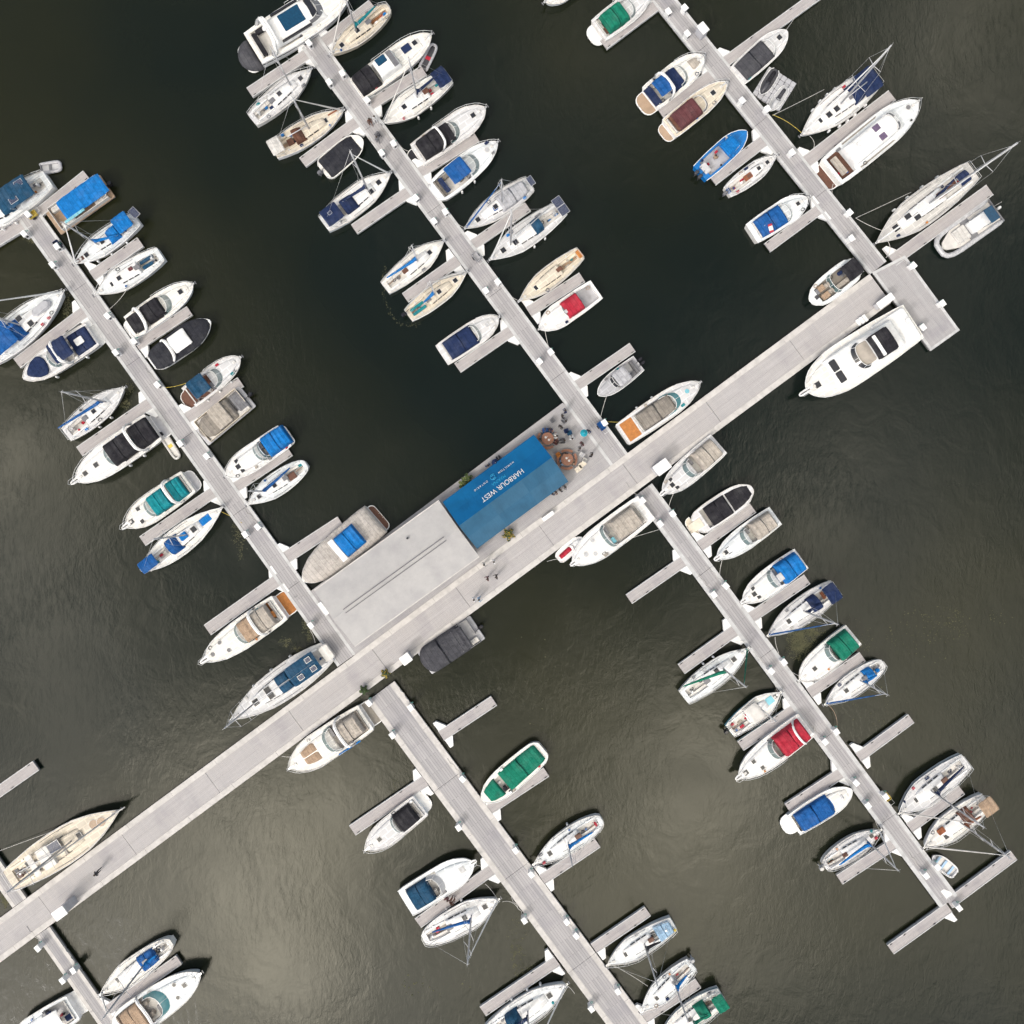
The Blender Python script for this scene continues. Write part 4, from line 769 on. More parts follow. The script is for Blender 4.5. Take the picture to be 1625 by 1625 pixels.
def rib(bow, stern, beam, label, console='white', n=1, tube='lgrey', big=False, name='inflatable_boat', cat='inflatable boat', floor='offwhite', ob=True, seatcol='grey'):
    z = .5 if big else .35; A = W(*stern, z); Bq = W(*bow, z); Dd = Bq-A; L = Dd.length; hb = beam*MPP/2; rz = math.atan2(Dd.y, Dd.x); C = (A+Bq)/2
    r = thing(name, label, cat, (C.x, C.y, 0), rz); R = hb*(.17 if big else .27); m = MB(); pts = []
    for i in range(25):
        a = -1+2*i/24; t = 1-abs(a); k = min(1, t/.62); x = -L/2+L*(1-(1-k)**1.0)*.62+(0 if t < .62 else L*.38*(1-((1-(t-.62)/.38))**2.2)); y = math.copysign((hb-R)*(1 if t < .62 else (1-((t-.62)/.38)**2.4)), a)
        pts.append((x-(R if t > .62 else 0)*((t-.62)/.38 if t > .62 else 0), y, R+.05+(.2 if big else .1)*max(0, t-.6)*2))
    m.tube(pts, [R*.6]+[R]*23+[R*.6], 10); m.build('inflatable_tube', ['gloss:'+tube], r)
    m = MB(); m.prism([(-L/2+.15,-hb+R),(L*.12,-hb+R),(L*.36,-hb*.3),(L*.42,0),(L*.36,hb*.3),(L*.12,hb-R),(-L/2+.15,hb-R)], -.1, R*1.0); m.build('floor', ['gel:'+floor], r)
    m = MB(); m.box(-L/2+.1, -L/2+.22, -hb+R, hb-R, 0, R*2.2, 0, .02); m.build('transom', ['gel:grey'], r)
    m = MB(); m.box(-L*.1, L*.02, -hb+R, hb-R, R*1.0, R*1.5, 0, .03); m.build('thwart_seat', ['gel:'+seatcol], r)
    if ob:
        m = MB(); x = -L/2; m.box(x-.35, x+.1, -.15, .15, R*2, R*2+.35, 0, .1); m.tube([(x-.1, 0, R*2), (x-.15, 0, -.4)], .06, 6); m.build('outboard_motor', ['gloss:'+('white' if big else 'black')], r)
    if big:
        m = MB(); m.box(-L*.30, -L*.02, -hb*.42, hb*.42, R, R+1.1, 0, .12); m.build('console', ['gel:white'], r)
        m = MB(); m.box(-L*.34, -L*.20, -hb*.5, hb*.5, 2.2, 2.28, 0, .1); 
        for x in (-L*.33, -L*.21):
            for y in (-hb*.46, hb*.46): m.tube([(x, y, R), (x, y, 2.2)], .03, 5)
        m.build('console_top', ['gloss:dteal'], r)
        m = MB(); m.tube([(-L*.4, -hb*.3, R*2), (-L*.4, -hb*.3, 3.2)], .02, 4); m.build('antenna', ['gloss:offwhite'], r)
        m = MB(); m.dummy = 0; m.box(-L*.0, L*.2, -hb*.5, hb*.5, R, R+.3, 0, .1); m.build('bow_cushion', ['cv:offwhite'], r)
    return r
rib((1488,399),(1582,332),48,'large grey inflatable boat with white console at the far right finger dock',big=True,tube='silver')
Motor((1286,480),(1364,418),42,'open bowrider with tan seats and black bimini beside the main pier',[('bi',.02,.3,.7,'black',2.0,1),('bx','bow_cushion',.66,.8,.1,.6,.8,.12,'tan','cv'),('bx','bow_cushion',.66,.8,-.6,-.1,.8,.12,'tan','cv'),('bx','helm_chair',.3,.38,-.5,-.2,.8,.3,'navy','cv',.1),('bx','anchor_locker',.84,.9,-.2,.2,None,.05,'charcoal'),('ws',.6,.1,.8,.35)],shape='blunt',ck=(.12,.84,.7),cab=None,rails=0,sole='taupe',seat='beige',plat='white',pf=.08,zd=.9)
Motor((1268,628),(1450,509),74,'largest white flybridge yacht with black bimini and V shaped dark windscreen',[('dome','saloon',.30,.74,.78,.85,'gel:white',D(p=5,fr=.25,rr=.05,rec=True)),('bx','aft_deck',.0+.02,.3,-.86,.86,1.55,.5,'white','gel',.2),('bx','dark_windscreen',.66,.71,.03,.55,None,.16,'dark','gloss'),('bx','dark_windscreen',.66,.71,-.55,-.03,None,.16,'dark','gloss'),('dome','flybridge',.16,.52,.72,.5,'gel:white',D(p=5,fr=.3,rr=.1,z0=2.3,rec=True)),('bx','flybridge_well',.4,.52,-.5,.5,2.55,.28,'beige','gel',.15),('ws',.55,.08,.6,.3,'dark',D(z0=2.75)),('bi',.2,.37,.56,'black',4.0,1),('bx','console_bar',.36,.385,-.5,.5,3.9,.12,'white'),('rd',.05,-.2,.3,1.2)],sprit=.07,hatches=((.85,.05,.62),),rails=.72,ck=None,seat=None,zd=1.7,cab=(.6,.92,.8,.35),shape='blunt2',name='motor_yacht',cat='motor yacht')
Motor((949,627),(1014,576),33,'small silver aluminium boat with pale canopy and twin black outboards',[('bi',.28,.56,.76,'lgrey',1.9,1),('ws',.66,.1,.7,.4,'dark'),('ob',2,0,'black',.9)],hull='lgrey',deck='lgrey',cab=(.62,.93,.7,.2),seat='grey',ck=(.06,.6,.8),zd=.85,rails=0,sole='silver')
# ---- at the middle of the main pier
Motor((1109,608),(988,690),44,'white cruiser with taupe canvas and orange stern deck above the main pier',[('ws',.74,.2,.78,.5,'tealglass'),('cv',.24,.66,.72,'taupe',.8,5),('bx','stern_deck_pad',.03,.18,-.8,.8,None,.06,'orange','teak'),('fe',(1,),(.3,.5))],hatches=((.84,0,.25,1),),hcol='lblue',rails=.75,ck=(.2,.66,.74))
Motor((1047,786),(1141,704),42,'white cruiser with grey stern canvas beside the white kiosk',[('ws',.58,.14,.76),('cv',.04,.36,.86,'beige',1.3,2)],sprit=.05,hatches=((.77,.48,.4),(.8,0,.48),(.77,-.48,.4)),rails=.45,cab=(.45,.92,.74,.5),ck=(.04,.45,.8))
Motor((1194,774),(1094,841),43,'white runabout with two black covers and rounded ends',[('cv',.3,.62,.85,'black',.5,1),('dome','bow_cover',.64,.95,.82,.15,'cv:black',D(p=2.5,fr=.6,rr=.1)),('bx','swim_step',.02,.2,-.6,.6,None,.06,'cream')],shape='blunt',cab=None,rails=0,ck=(.24,.62,.8),seat=None,zd=.95,plat='cream',pf=.1)
Motor((1133,889),(1231,818),38,'white cruiser with beige stern canvas, teal stripe and two slanted deck windows',[('ws',.56,.12,.78),('cv',.05,.36,.86,'beige',1.3,2),('bx','deck_window',.74,.8,.3,.38,None,.04,'dark','gloss'),('bx','deck_window',.74,.8,-.38,-.3,None,.04,'dark','gloss')],sprit=.05,hatches=((.82,0,.45),),rails=.45,cab=(.45,.92,.74,.5),stripe='lblue',ck=(.04,.45,.8))
Motor((1175,957),(1272,886),43,'white cruiser with bright blue stern canopy on the long right pier',[('ws',.54,.1,.74),('cv',.02,.36,.9,'bblue',1.4,3),('bx','clear_vinyl',.36,.44,-.3,.3,2.3,.06,'silver')],sprit=.04,hatches=((.76,.48,.4),(.79,0,.48),(.76,-.48,.4)),rails=.45,cab=(.42,.92,.74,.5),ck=(.04,.42,.8),hull='white')
Sail((1219,1008),(1326,932),42,'white sailboat with two navy canopies and a blue furled jib line',(.49,11.6),(.3,'navy',.1),[('bi',.0,.16,.9,'navy',2.4,2),('dg',.26,.4,.66,'navy'),('bx','cockpit_grating',.16,.2,-.4,.3,1.0,.04,'rust','teak'),('fe',(1,),(.3,.5))],spr=1,fs='blue',hatches=[(.7,0)])
Motor((1269,1079),(1355,1007),44,'white cruiser with dark green stern canopy over finger dock',[('ws',.5,.14,.74),('cv',.04,.36,.9,'green',1.3,2),('fe',(1,),(.3,.6))],hatches=((.74,0,.45),),rails=.4,cab=(.4,.92,.78,.35),ck=(.04,.42,.8))
Sail((1310,1117),(1402,1052),36,'small white sailboat with crumpled bright blue covers on the long right pier',(.42,8.4),(.22,'bblue',.1),[('bx','wheel_cover',.12,.18,-.2,.2,1.5,.3,'bblue','cv',.12),('dg',.2,.34,.66,'bblue')],shape='sailr',spr=1,fs='blue',hatches=[(.66,0)])
Sail((1187,1029),(1085,1107),41,'white sailboat with dark green boom and green furled jib',(.6,10.8),(.06,'green',.3),[('fe',(1,),(.45,.6))],spr=1,fs='green',hatches=[(.78,0),(.52,.2)])
Sail((1238,1099),(1158,1160),38,'small white sailboat with scattered red cushions and pale blue foredeck',(.6,6.8),None,[('bx','red_cushion',.34,.4,.3,.5,None,.1,'red','cv'),('bx','red_cushion',.3,.34,-.05,.15,None,.1,'red','cv'),('bx','red_cushion',.16,.24,-.55,-.25,None,.1,'red','cv'),('bx','foredeck_cover',.66,.86,-.4,.4,None,.06,'lblue','gel'),('bi',.36,.6,.8,'offwhite',1.5,1,True),('ob',1,.2)],spr=1,fs=None,hatches=[(.9,0)],ck=(.05,.36,.66),tiller=True,hull='lblue')
Motor((1167,1237),(1280,1150),47,'white cruiser with bright red canopy and bow pulpit, long right pier',[('ws',.52,.12,.74),('cv',.04,.4,.84,'red',1.3,3),('ar',.16,.8,1.35,.12)],sprit=.05,hatches=((.68,.45,.4),(.72,-.35,.4),(.86,0,.5)),rails=.4,cab=(.45,.92,.76,.4),ck=(.04,.46,.8))
Motor((1352,1253),(1245,1319),41,'white cruiser with rumpled royal blue cover left of long right pier',[('cv',.2,.68,.86,'blue',.7,2),('dome','bow_canvas',.55,.74,.7,.4,'cv:blue',D(p=2.4,fr=.6,rr=.2)),('pd',.82,.86,.3,'silver',D(parts=1))],plat='white',pf=.14,rails=0,shape='motor',seat=None)
Sail((1397,1317),(1308,1375),38,'small white sailboat with blue boom and outboard near the right pier end',(.74,9.2),(.2,'bblue',-.05),[('ob',1,.1,'offwhite')],shape='sailr',spr=1,fs='white',hatches=[(.84,0)],tiller=True)
Sail((1427,1290),(1534,1208),48,'white sailboat with navy furled boom angled across its deck',(.55,12.4),(.1,'navy',-.12),[('fe',(1,),(.55,))],spr=2,fs='offwhite',hatches=[(.74,0),(.5,.1)],stripe='navy')
Sail((1467,1344),(1566,1270),44,'white sailboat with tan cockpit cover and rust brown sail bundles',(.45,11.2),(.22,'rust',.12),[('bi',-.06,.14,.8,'tan',2.4,2),('cv',.26,.42,.7,'brown',.5,1),('bx','brown_sail_bag',.66,.76,-.6,-.1,None,.2,'rust','cv')],spr=2,fs='offwhite',hatches=[(.7,.3)])
# ---- below the main pier
Motor((905,897),(1026,805),50,'long white cruiser with beige canopy and teal seats beside the main pier',[('ws',.56,.08,.8),('cv',.12,.42,.72,'beige',1.1,3),('bx','cockpit_seat',.46,.52,.2,.6,1.2,.2,'lblue','cv')],sprit=.03,hatches=((.72,.4,.2,1),(.66,-.42,.2,1),(.8,.05,.25,1)),hcol='silver',rails=.4,shape='motor',stripe=None)
# ---- wide lower pier
Motor((766,1271),(862,1188),47,'dark green canvas covered launch with rounded white stern',[('dome','full_canvas',.06,.64,.84,.5,'cv:green',D(p=2.8,fr=.15,rr=.1,sag=.05,bows=4)),('dome','stern_canvas',.72,.92,.8,.4,'cv:green',D(p=2.4,fr=.5,rr=.1)),('bx','helm_seat',.66,.7,.2,.5,1.0,.5,'black','cv')],shape='blunt',cab=None,rails=0,seat=None,ck=(.64,.74,.6),stripe='dark')
Motor((581,1348),(679,1269),42,'white motor boat with black cockpit canvas left of the wide lower pier',[('ws',.56,.1,.74),('cv',.24,.5,.8,'black',1.0,3)],hatches=((.78,0,.45),),rails=.5,plat='white',pf=.12,stripe='rust')
Sail((847,1371),(955,1300),39,'slim white sailboat with blue boom right of the wide lower pier',(.5,7.6),(.16,'bblue',.05),[('bx','red_strap',.08,.11,-.3,.3,1.2,.04,'red','cv'),('fe',(-1,),(.4,))],shape='sailr',spr=1,fs=None,hatches=[(.76,0)],tiller=True)
Motor((756,1365),(643,1434),49,'white cruiser with steel blue canvas and glass windscreen, wide lower pier',[('ws',.54,.16,.74,.5,'silver'),('cv',.08,.36,.8,'dteal',.8,1)],sprit=.04,hatches=((.8,0,.55),),hcol='silver',rails=0,seat='offwhite')
Sail((791,1427),(672,1492),47,'white sailboat with angled blue boom and white furled jib, wide lower pier',(.64,11.8),(.18,'blue',.2),[('fe',(1,),(.4,.6))],shape='sailr',spr=2,fs='white',sole='taupe',hatches=[(.82,0),(.56,.1)])
Sail((899,1562),(776,1642),48,'white sailboat with dark blue hood cut by the bottom edge',(.5,11),(.2,'navy',-.1),[('dg',.24,.42,.66,'dteal'),('fe',(1,),(.4,.6,.75))],spr=1,fs='white',hatches=[(.78,0)])
Sail((964,1531),(1069,1466),40,'white sailboat with black boom and pale blue cockpit cover',(.45,9.8),(.25,'black',.15),[('cv',.04,.26,.86,'skyblue',.4,1),('bx','horseshoe_buoy',.0,.04,.4,.8,1.3,.15,'yellow','cv',.1)],spr=1,fs=None,hatches=[(.72,0),(.3,0)])
Sail((1018,1604),(1098,1530),39,'white sailboat with blue boom and silver outboard near bottom edge',(.36,8.6),(.14,'bblue',-.1),[('ob',1,-.3,'silver')],spr=1,fs=None,hatches=[(.7,0)],tiller=True)
Sail((1048,1645),(1146,1580),42,'white sailboat with green covers cut by the bottom edge',(.5,10),(.3,'green',.1),[('bi',.0,.16,.8,'green',2.3,2),('dg',.26,.42,.66,'green')],spr=1,fs='white',stripe='teal')
# ---- bottom left
s = Sail((189,1286),(14,1398),61,'large cream schooner with tan coiled covers on its foredeck',(.58,14.5),(.15,None,.05),[('so',.44,.25,1.4,1.0,2.2),('bx','deckhouse',.32,.42,-.6,.6,None,.5,'offwhite'),('bx','awning_slat',.22,.27,-.7,.7,1.9,.05,'offwhite'),('rh',.78,.15,.5,'tan'),('rh',.84,.0,.5,'tan'),('bx','locker',.08,.12,-.3,.2,None,.1,'brown','teak'),('bx','cabin_window',.50,.52,-.5,.5,None,.12,'taupe')],spr=2,fs='offwhite',deck='cream',hull='cream',zd=1.3,shape='sail',hatches=[(.64,0),(.2,.2)],cab=(.28,.66,.62))
m = MB(); x = s.X(1); m.tube([(x-.8, 0, 1.7), (x+1.0, 0, 2.0)], [.1, .07], 6); s.part(m, 'bowsprit', ['gel:offwhite'])
Sail((160,1577),(272,1495),42,'white sailboat with bright blue hood and boom cover, bottom left pier',(.3+.02,12.4),(.18,'bblue',.0),[('cv',.22,.44,.72,'blue',.5,1)],shape='sailr',spr=1,fs='white',hatches=[(.74,-.1)])
Motor((318,1545),(184,1638),57,'white cruiser with curved green glass windscreen in bottom left corner',[('ws',.62,.2,.78,.5,'tealglass'),('cv',.12,.34,.8,'tan',.8,2),('ar',.36,.94,1.2)],hatches=((.74,.42,.2,1),(.7,-.4,.2,1),(.82,0,.45)),rails=.8,shape='motorr',seat='beige')
Motor((18,1660),(134,1588),52,'white cruiser with open cockpit and navy mats at bottom left edge',[('bx','navy_mat',.2,.3,.2,.6,1.2,.06,'navy','cv'),('bx','navy_mat',.4,.5,-.6,-.2,1.2,.06,'navy','cv'),('bi',.34,.56,.6,'white',2.3,1,True)],plat='white',pf=.16,rails=.5)
# ---- small craft
rib((283,728),(258,690),15,'small cream inflatable dinghy with yellow bag beside the upper left pier',tube='offwhite',seatcol='yellow')
rib((690,69),(670,110),17,'small grey inflatable dinghy beside the trawler yacht',tube='lgrey',floor='charcoal',seatcol='red',ob=False)
rib((98,262),(63,268),20,'grey inflatable dinghy hanging behind teal canopied sailboat at left edge',tube='lgrey',floor='silver',ob=False)
s = Boat('motor',(1480,1359),(1517,1388),22,'rowing_boat','tiny blue and white rowing boat tied near the right pier end','rowing boat','motorr','white','deck',zd=.5); s.deckmesh((.06,.9,.8),'offwhite',.3)
for u in (.2,.5,.75): s.bx('thwart',u-.04,u+.04,-.78,.78,.36,.05,'skyblue')
def ski(bow, stern, beam, label, col, seat):
    s = Boat('motor', bow, stern, beam, 'jet_ski', label, 'jet ski', 'motorr', col, col, zd=.45); s.deckmesh(None)
    s.dome('seat', .1, .55, .36, .42, 'cv:'+seat, D) if False else s.dome('seat', .1, .58, .4, .42, 'cv:'+seat, 2.5, .3, .2)
    s.dome('nose_cowl', .5, .92, .5, .38, 'gel:'+col if col in COLORS else 'gloss:'+col, 2.5, .6, .2)
    m = MB(); m.tube([(s.X(.58), -.35, 1.0), (s.X(.62), 0, .95), (s.X(.58), .35, 1.0)], .03, 5); s.part(m, 'handlebar', ['gloss:black']); return s
ski((924,853),(885,888),21,'red seated personal watercraft tucked beside the long white cruiser','white','red')
ski((1207,150),(1232,110),18,'black jet ski on grey floating dock','charcoal','black')
ski((1222,176),(1248,138),18,'silver jet ski on grey floating dock','silver','charcoal')
c_ = thing('floating_platform', 'grey cube floating platform carrying two jet skis', 'floating dock', tuple(W(1228,143))[:2]+(0,), math.atan2(-(110-150), 1232-1207))
m = MB()
for i in range(6):
    for j in range(6): m.box(-1.75+i*.6, -1.75+i*.6+.57, -1.75+j*.6, -1.75+j*.6+.57, -.1, .30, 0, .06)
m.build('cube_floats', 'gel:lgrey', c_)
# ------------------------------------------------------------------ building, marquee, patio
def frame_of(pts, z):
    """local frame of a parallelogram given by four photo corners (a,b along the long side, d across)"""
    A, B_, C_, D_ = [W(p[0], p[1], z) for p in pts]; e = (B_-A); e.z = 0
    return A, B_, C_, D_, math.atan2(e.y, e.x), (A+B_+C_+D_)/4
A,B_,C_,D_,rz,ct = frame_of([(497,937),(695,794),(762,884),(563,1026)], 3.0)
L = (B_-A).length; Wd = abs((D_-A).cross((B_-A).normalized()).z)
bd = thing('boathouse', 'long low building with pale gravel roof beside the blue marquee', 'building', (ct.x, ct.y, 0), rz)
m = MB(); hx, hy = L/2, Wd/2; m.box(-hx+.3, hx-.3, -hy+.3, hy-.3, .6, 2.75); m.build('wall', 'kerb_cool', bd)
m = MB(); eh, rh_ = 2.75, 3.6
vs = [(-hx,-hy,eh),(hx,-hy,eh),(hx,0,rh_),(-hx,0,rh_),(-hx,hy,eh),(hx,hy,eh)]; lo = [(x,y,z-.14) for x,y,z in vs]
m.add(vs+lo, [(0,1,2,3),(3,2,5,4),(9,8,7,6),(10,11,8,9),(0,6,7,1),(4,5,11,10),(1,7,8,2),(2,8,11,5),(0,3,9,6),(3,4,10,9)])
rf = m.build('roof', 'roof', bd)
m = MB()
for dy in (-.28, .18): m.box(-hx+1.5, hx-1.8, dy, dy+.09, rh_-.06, rh_+.05)
m.build('ridge_vent', 'gloss:grey', rf)
m = MB(); m.box(-hx, hx, -hy-.04, -hy+.08, eh-.25, eh+.03); m.box(-hx, hx, hy-.08, hy+.04, eh-.25, eh+.03); m.build('gutter', 'kerb', rf)
for x in (-5, -1.5, 2, 5.5):
    m = MB(); m.box(x, x+1.1, -hy+.26, -hy+.3, 1.3, 2.3); m.build('window', 'gloss:dark', bd)
m = MB(); m.box(-hx+.26, -hx+.3, -1, .1, .6, 2.6); m.build('door', 'gloss:grey', bd)
for x, y in ((3.2,2.4),):
    m = MB(); m.cyl(x, y, 2.9, 3.35, .12, 10); m.build('roof_vent', 'gloss:charcoal', rf)
# marquee
A,B_,C_,D_,rz,ct = frame_of([(702,798),(847,691),(901,761),(758,871)], 2.7)
L = (B_-A).length; Wd = abs((D_-A).cross((B_-A).normalized()).z); hx, hy = L/2, Wd/2
mq = thing('marquee', 'long blue gabled marquee with white lettering on its roof', 'marquee', (ct.x, ct.y, 0), rz)
EZ, RZ = 2.55, 4.3
def roofz(y): return RZ-(RZ-EZ)*abs(y)/hy
npan = 3
for sg in (1, -1):
    for i in range(npan):
        for j in range(2):
            x0, x1 = -hx+2*hx*i/npan, -hx+2*hx*(i+1)/npan; y0, y1 = sg*hy*j/2, sg*hy*(j+1)/2; m = MB()
            def f(u, v, dz=0):
                x = x0+(x1-x0)*u; y = y0+(y1-y0)*v; return (x, y, roofz(y)-.07*math.sin(PI*u)*math.sin(PI*min(1, (abs(y)/hy)*1.0))-dz+.02*math.sin(u*9+i*3)*math.sin(PI*v)*math.sin(PI*u))
            G = [k/10 for k in range(11)]; m.grid(f, G, G, 0, True, sg < 0); m.grid(lambda u, v: f(u, v, .02), G, G, 0, True, sg > 0)
            key = ('marquee_blue', 'marquee_blue_pale')[(i+j) % 2] if sg > 0 else ('marquee_blue_sheen', 'marquee_blue_sheen_pale')[(i+j) % 2]
            m.build('roof_panel', key, mq)
m = MB(); m.tube([(-hx, 0, RZ-.10), (hx, 0, RZ-.10)], .05, 6)
for i in range(npan+1):
    x = (-hx+2*hx*i/npan)*.985
    for sg in (-1, 1): m.tube([(x, 0, RZ-.14), (x, sg*(hy-.1), EZ-.12)], .045, 6); m.tube([(x, sg*(hy-.06), .6), (x, sg*(hy-.06), EZ)], .05, 6)
for sg in (-1, 1): m.tube([(-hx, sg*(hy-.1), EZ-.12), (hx, sg*(hy-.1), EZ-.12)], .05, 6)
m.build('frame', 'gel:white', mq)
for sg in (-1, 1):
    m = MB(); m.box(-hx, hx, sg*(hy+.012)-.006, sg*(hy+.012)+.006, EZ-.38, EZ-.02); m.build('valance', 'marquee_blue', mq)
def text(s, size, x, y, mat, name='lettering', rot=PI, space=1.0, xs=1.0):
    cu_ = bpy.data.curves.new(name, 'FONT'); cu_.body = s; cu_.size = size; cu_.align_x = 'CENTER'; cu_.align_y = 'CENTER'; cu_.extrude = .004; cu_.space_character = space
    t = bpy.data.objects.new('tmp', cu_); COL.objects.link(t); dg = bpy.context.evaluated_depsgraph_get(); me = bpy.data.meshes.new_from_object(t.evaluated_get(dg)); bpy.data.objects.remove(t)
    sub = me; c, s_ = math.cos(rot), math.sin(rot)
    for v in me.vertices:
        px, py = v.co.x*xs, v.co.y; X_, Y_ = x+px*c-py*s_, y+px*s_+py*c; v.co = (X_, Y_, roofz(Y_)+.035+v.co.z)
    me.materials.clear(); me.materials.append(mm(mat)); me.update(); o = bpy.data.objects.new(name, me); COL.objects.link(o); o.parent = mq; return o
text('HARBOUR WEST', .76, 0.15, hy*.24, 'gloss:white', xs=.95, space=1.0)
text('MARINA', .50, 0.15, hy*.46, 'gloss:logo', xs=.95)
text('HAMILTON', .30, 1.6, hy*.66, 'gloss:white', space=1.5)
text('ONTARIO', .30, -1.75, hy*.66, 'gloss:white', space=1.5)
m = MB()
for k in range(2):
    y0 = hy*.66; pts = [(-.1+math.cos(a)*(.34-.14*k), y0+math.sin(a)*(.3-.13*k), roofz(y0+math.sin(a)*(.3-.13*k))+.05) for a in [PI*.2+i*PI*1.6/12+k*PI for i in range(13)]]
    m.tube(pts, .04, 5)
m.build('round_emblem', 'gloss:logo', mq)
# ---- people
def person_proto(pose):
    J = {'pelvis':(0,0,.95,.15),'waist':(0,0,1.12,.135),'chest':(0.02,0,1.36,.165),'neck':(.02,0,1.52,.06),'head':(.04,0,1.66,.105),'top':(.04,0,1.76,.07)}
    E = [('pelvis','waist'),('waist','chest'),('chest','neck'),('neck','head'),('head','top')]
    for sg, n in ((1,'l'),(-1,'r')):
        st = .09*sg if pose == 'walk' else 0
        if pose == 'sit': J.update({'hip'+n:(.0,sg*.1,.5,.1),'knee'+n:(.42,sg*.13,.5,.07),'ank'+n:(.42,sg*.13,.1,.045),'toe'+n:(.58,sg*.14,.04,.04)})
        else: J.update({'hip'+n:(0,sg*.1,.88,.1),'knee'+n:(.06+st,sg*.11,.5,.07),'ank'+n:(st*1.5-.02,sg*.11,.1,.045),'toe'+n:(.16+st*1.5,sg*.12,.04,.04)})
        dz = -.42 if pose == 'sit' else 0; fw = .28 if pose == 'sit' else .06-st*.9
        J.update({'sho'+n:(.0,sg*.19,1.44+dz,.07),'elb'+n:(-.02+fw*.3,sg*.27,1.16+dz,.05),'wri'+n:(.12+fw,sg*.22,.96+dz,.035),'han'+n:(.16+fw*1.2,sg*.21,.88+dz,.042)})
        E += [('pelvis','hip'+n),('hip'+n,'knee'+n),('knee'+n,'ank'+n),('ank'+n,'toe'+n),('chest','sho'+n),('sho'+n,'elb'+n),('elb'+n,'wri'+n),('wri'+n,'han'+n)]
    if pose == 'sit':
        for k in ('pelvis','waist','chest','neck','head','top'): x, y, z, r = J[k]; J[k] = (x, y, z-.42, r)
    ks = list(J); me = bpy.data.meshes.new('p'); me.from_pydata([J[k][:3] for k in ks], [(ks.index(a), ks.index(b)) for a, b in E], [])
    o = bpy.data.objects.new('p', me); COL.objects.link(o); o.modifiers.new('s', 'SKIN'); sv = me.skin_vertices[0].data
    for i, k in enumerate(ks): r = J[k][3]; sv[i].radius = (r*(.75 if k in ('chest','waist','pelvis') else 1), r)
    sv[ks.index('pelvis')].use_root = True
    sd = o.modifiers.new('d', 'SUBSURF'); sd.levels = 1; sd.render_levels = 1
    dgr = bpy.context.evaluated_depsgraph_get(); r = bpy.data.meshes.new_from_object(o.evaluated_get(dgr)); bpy.data.objects.remove(o)
    hz = J['head'][2]; bz = J['pelvis'][2]
    for p in r.polygons:
        c = p.center; arm = abs(c.y) > .235 and c.z > .45
        p.material_index = 2 if (c.z > J['neck'][2]-.02 or (arm and c.z < J['elbl'][2]+.03) or c.z < .09) else (0 if (c.z < bz and not arm) else 1); p.use_smooth = True
    return r, (J['top'][0], hz)
PROTO = {p: person_proto(p) for p in ('stand','walk','sit')}
def person(px, py, face, pose, shirt, trousers, label, hair='hairc', z=.6, hat=None):
    me, (hx_, hz) = PROTO[pose]; me = me.copy(); me.name = 'person'; me.materials.clear()
    for k in ('cloth:'+trousers, 'cloth:'+shirt, 'cloth:skin'): me.materials.append(mm(k))
    w = W(px, py, z+.9); o = bpy.data.objects.new('person', me); COL.objects.link(o); o.location = (w.x, w.y, z); o.rotation_euler.z = math.radians(face)
    tag(o, label, 'person'); m = MB(); m.ball(hx_-.02, 0, hz+.035, .115, .11, 0, 6)
    if hat: m.cyl(hx_, 0, hz+.06, hz+.08, .2, 12)
    m.build('hat' if hat else 'hair', 'cloth:'+(hat or hair), o); return o
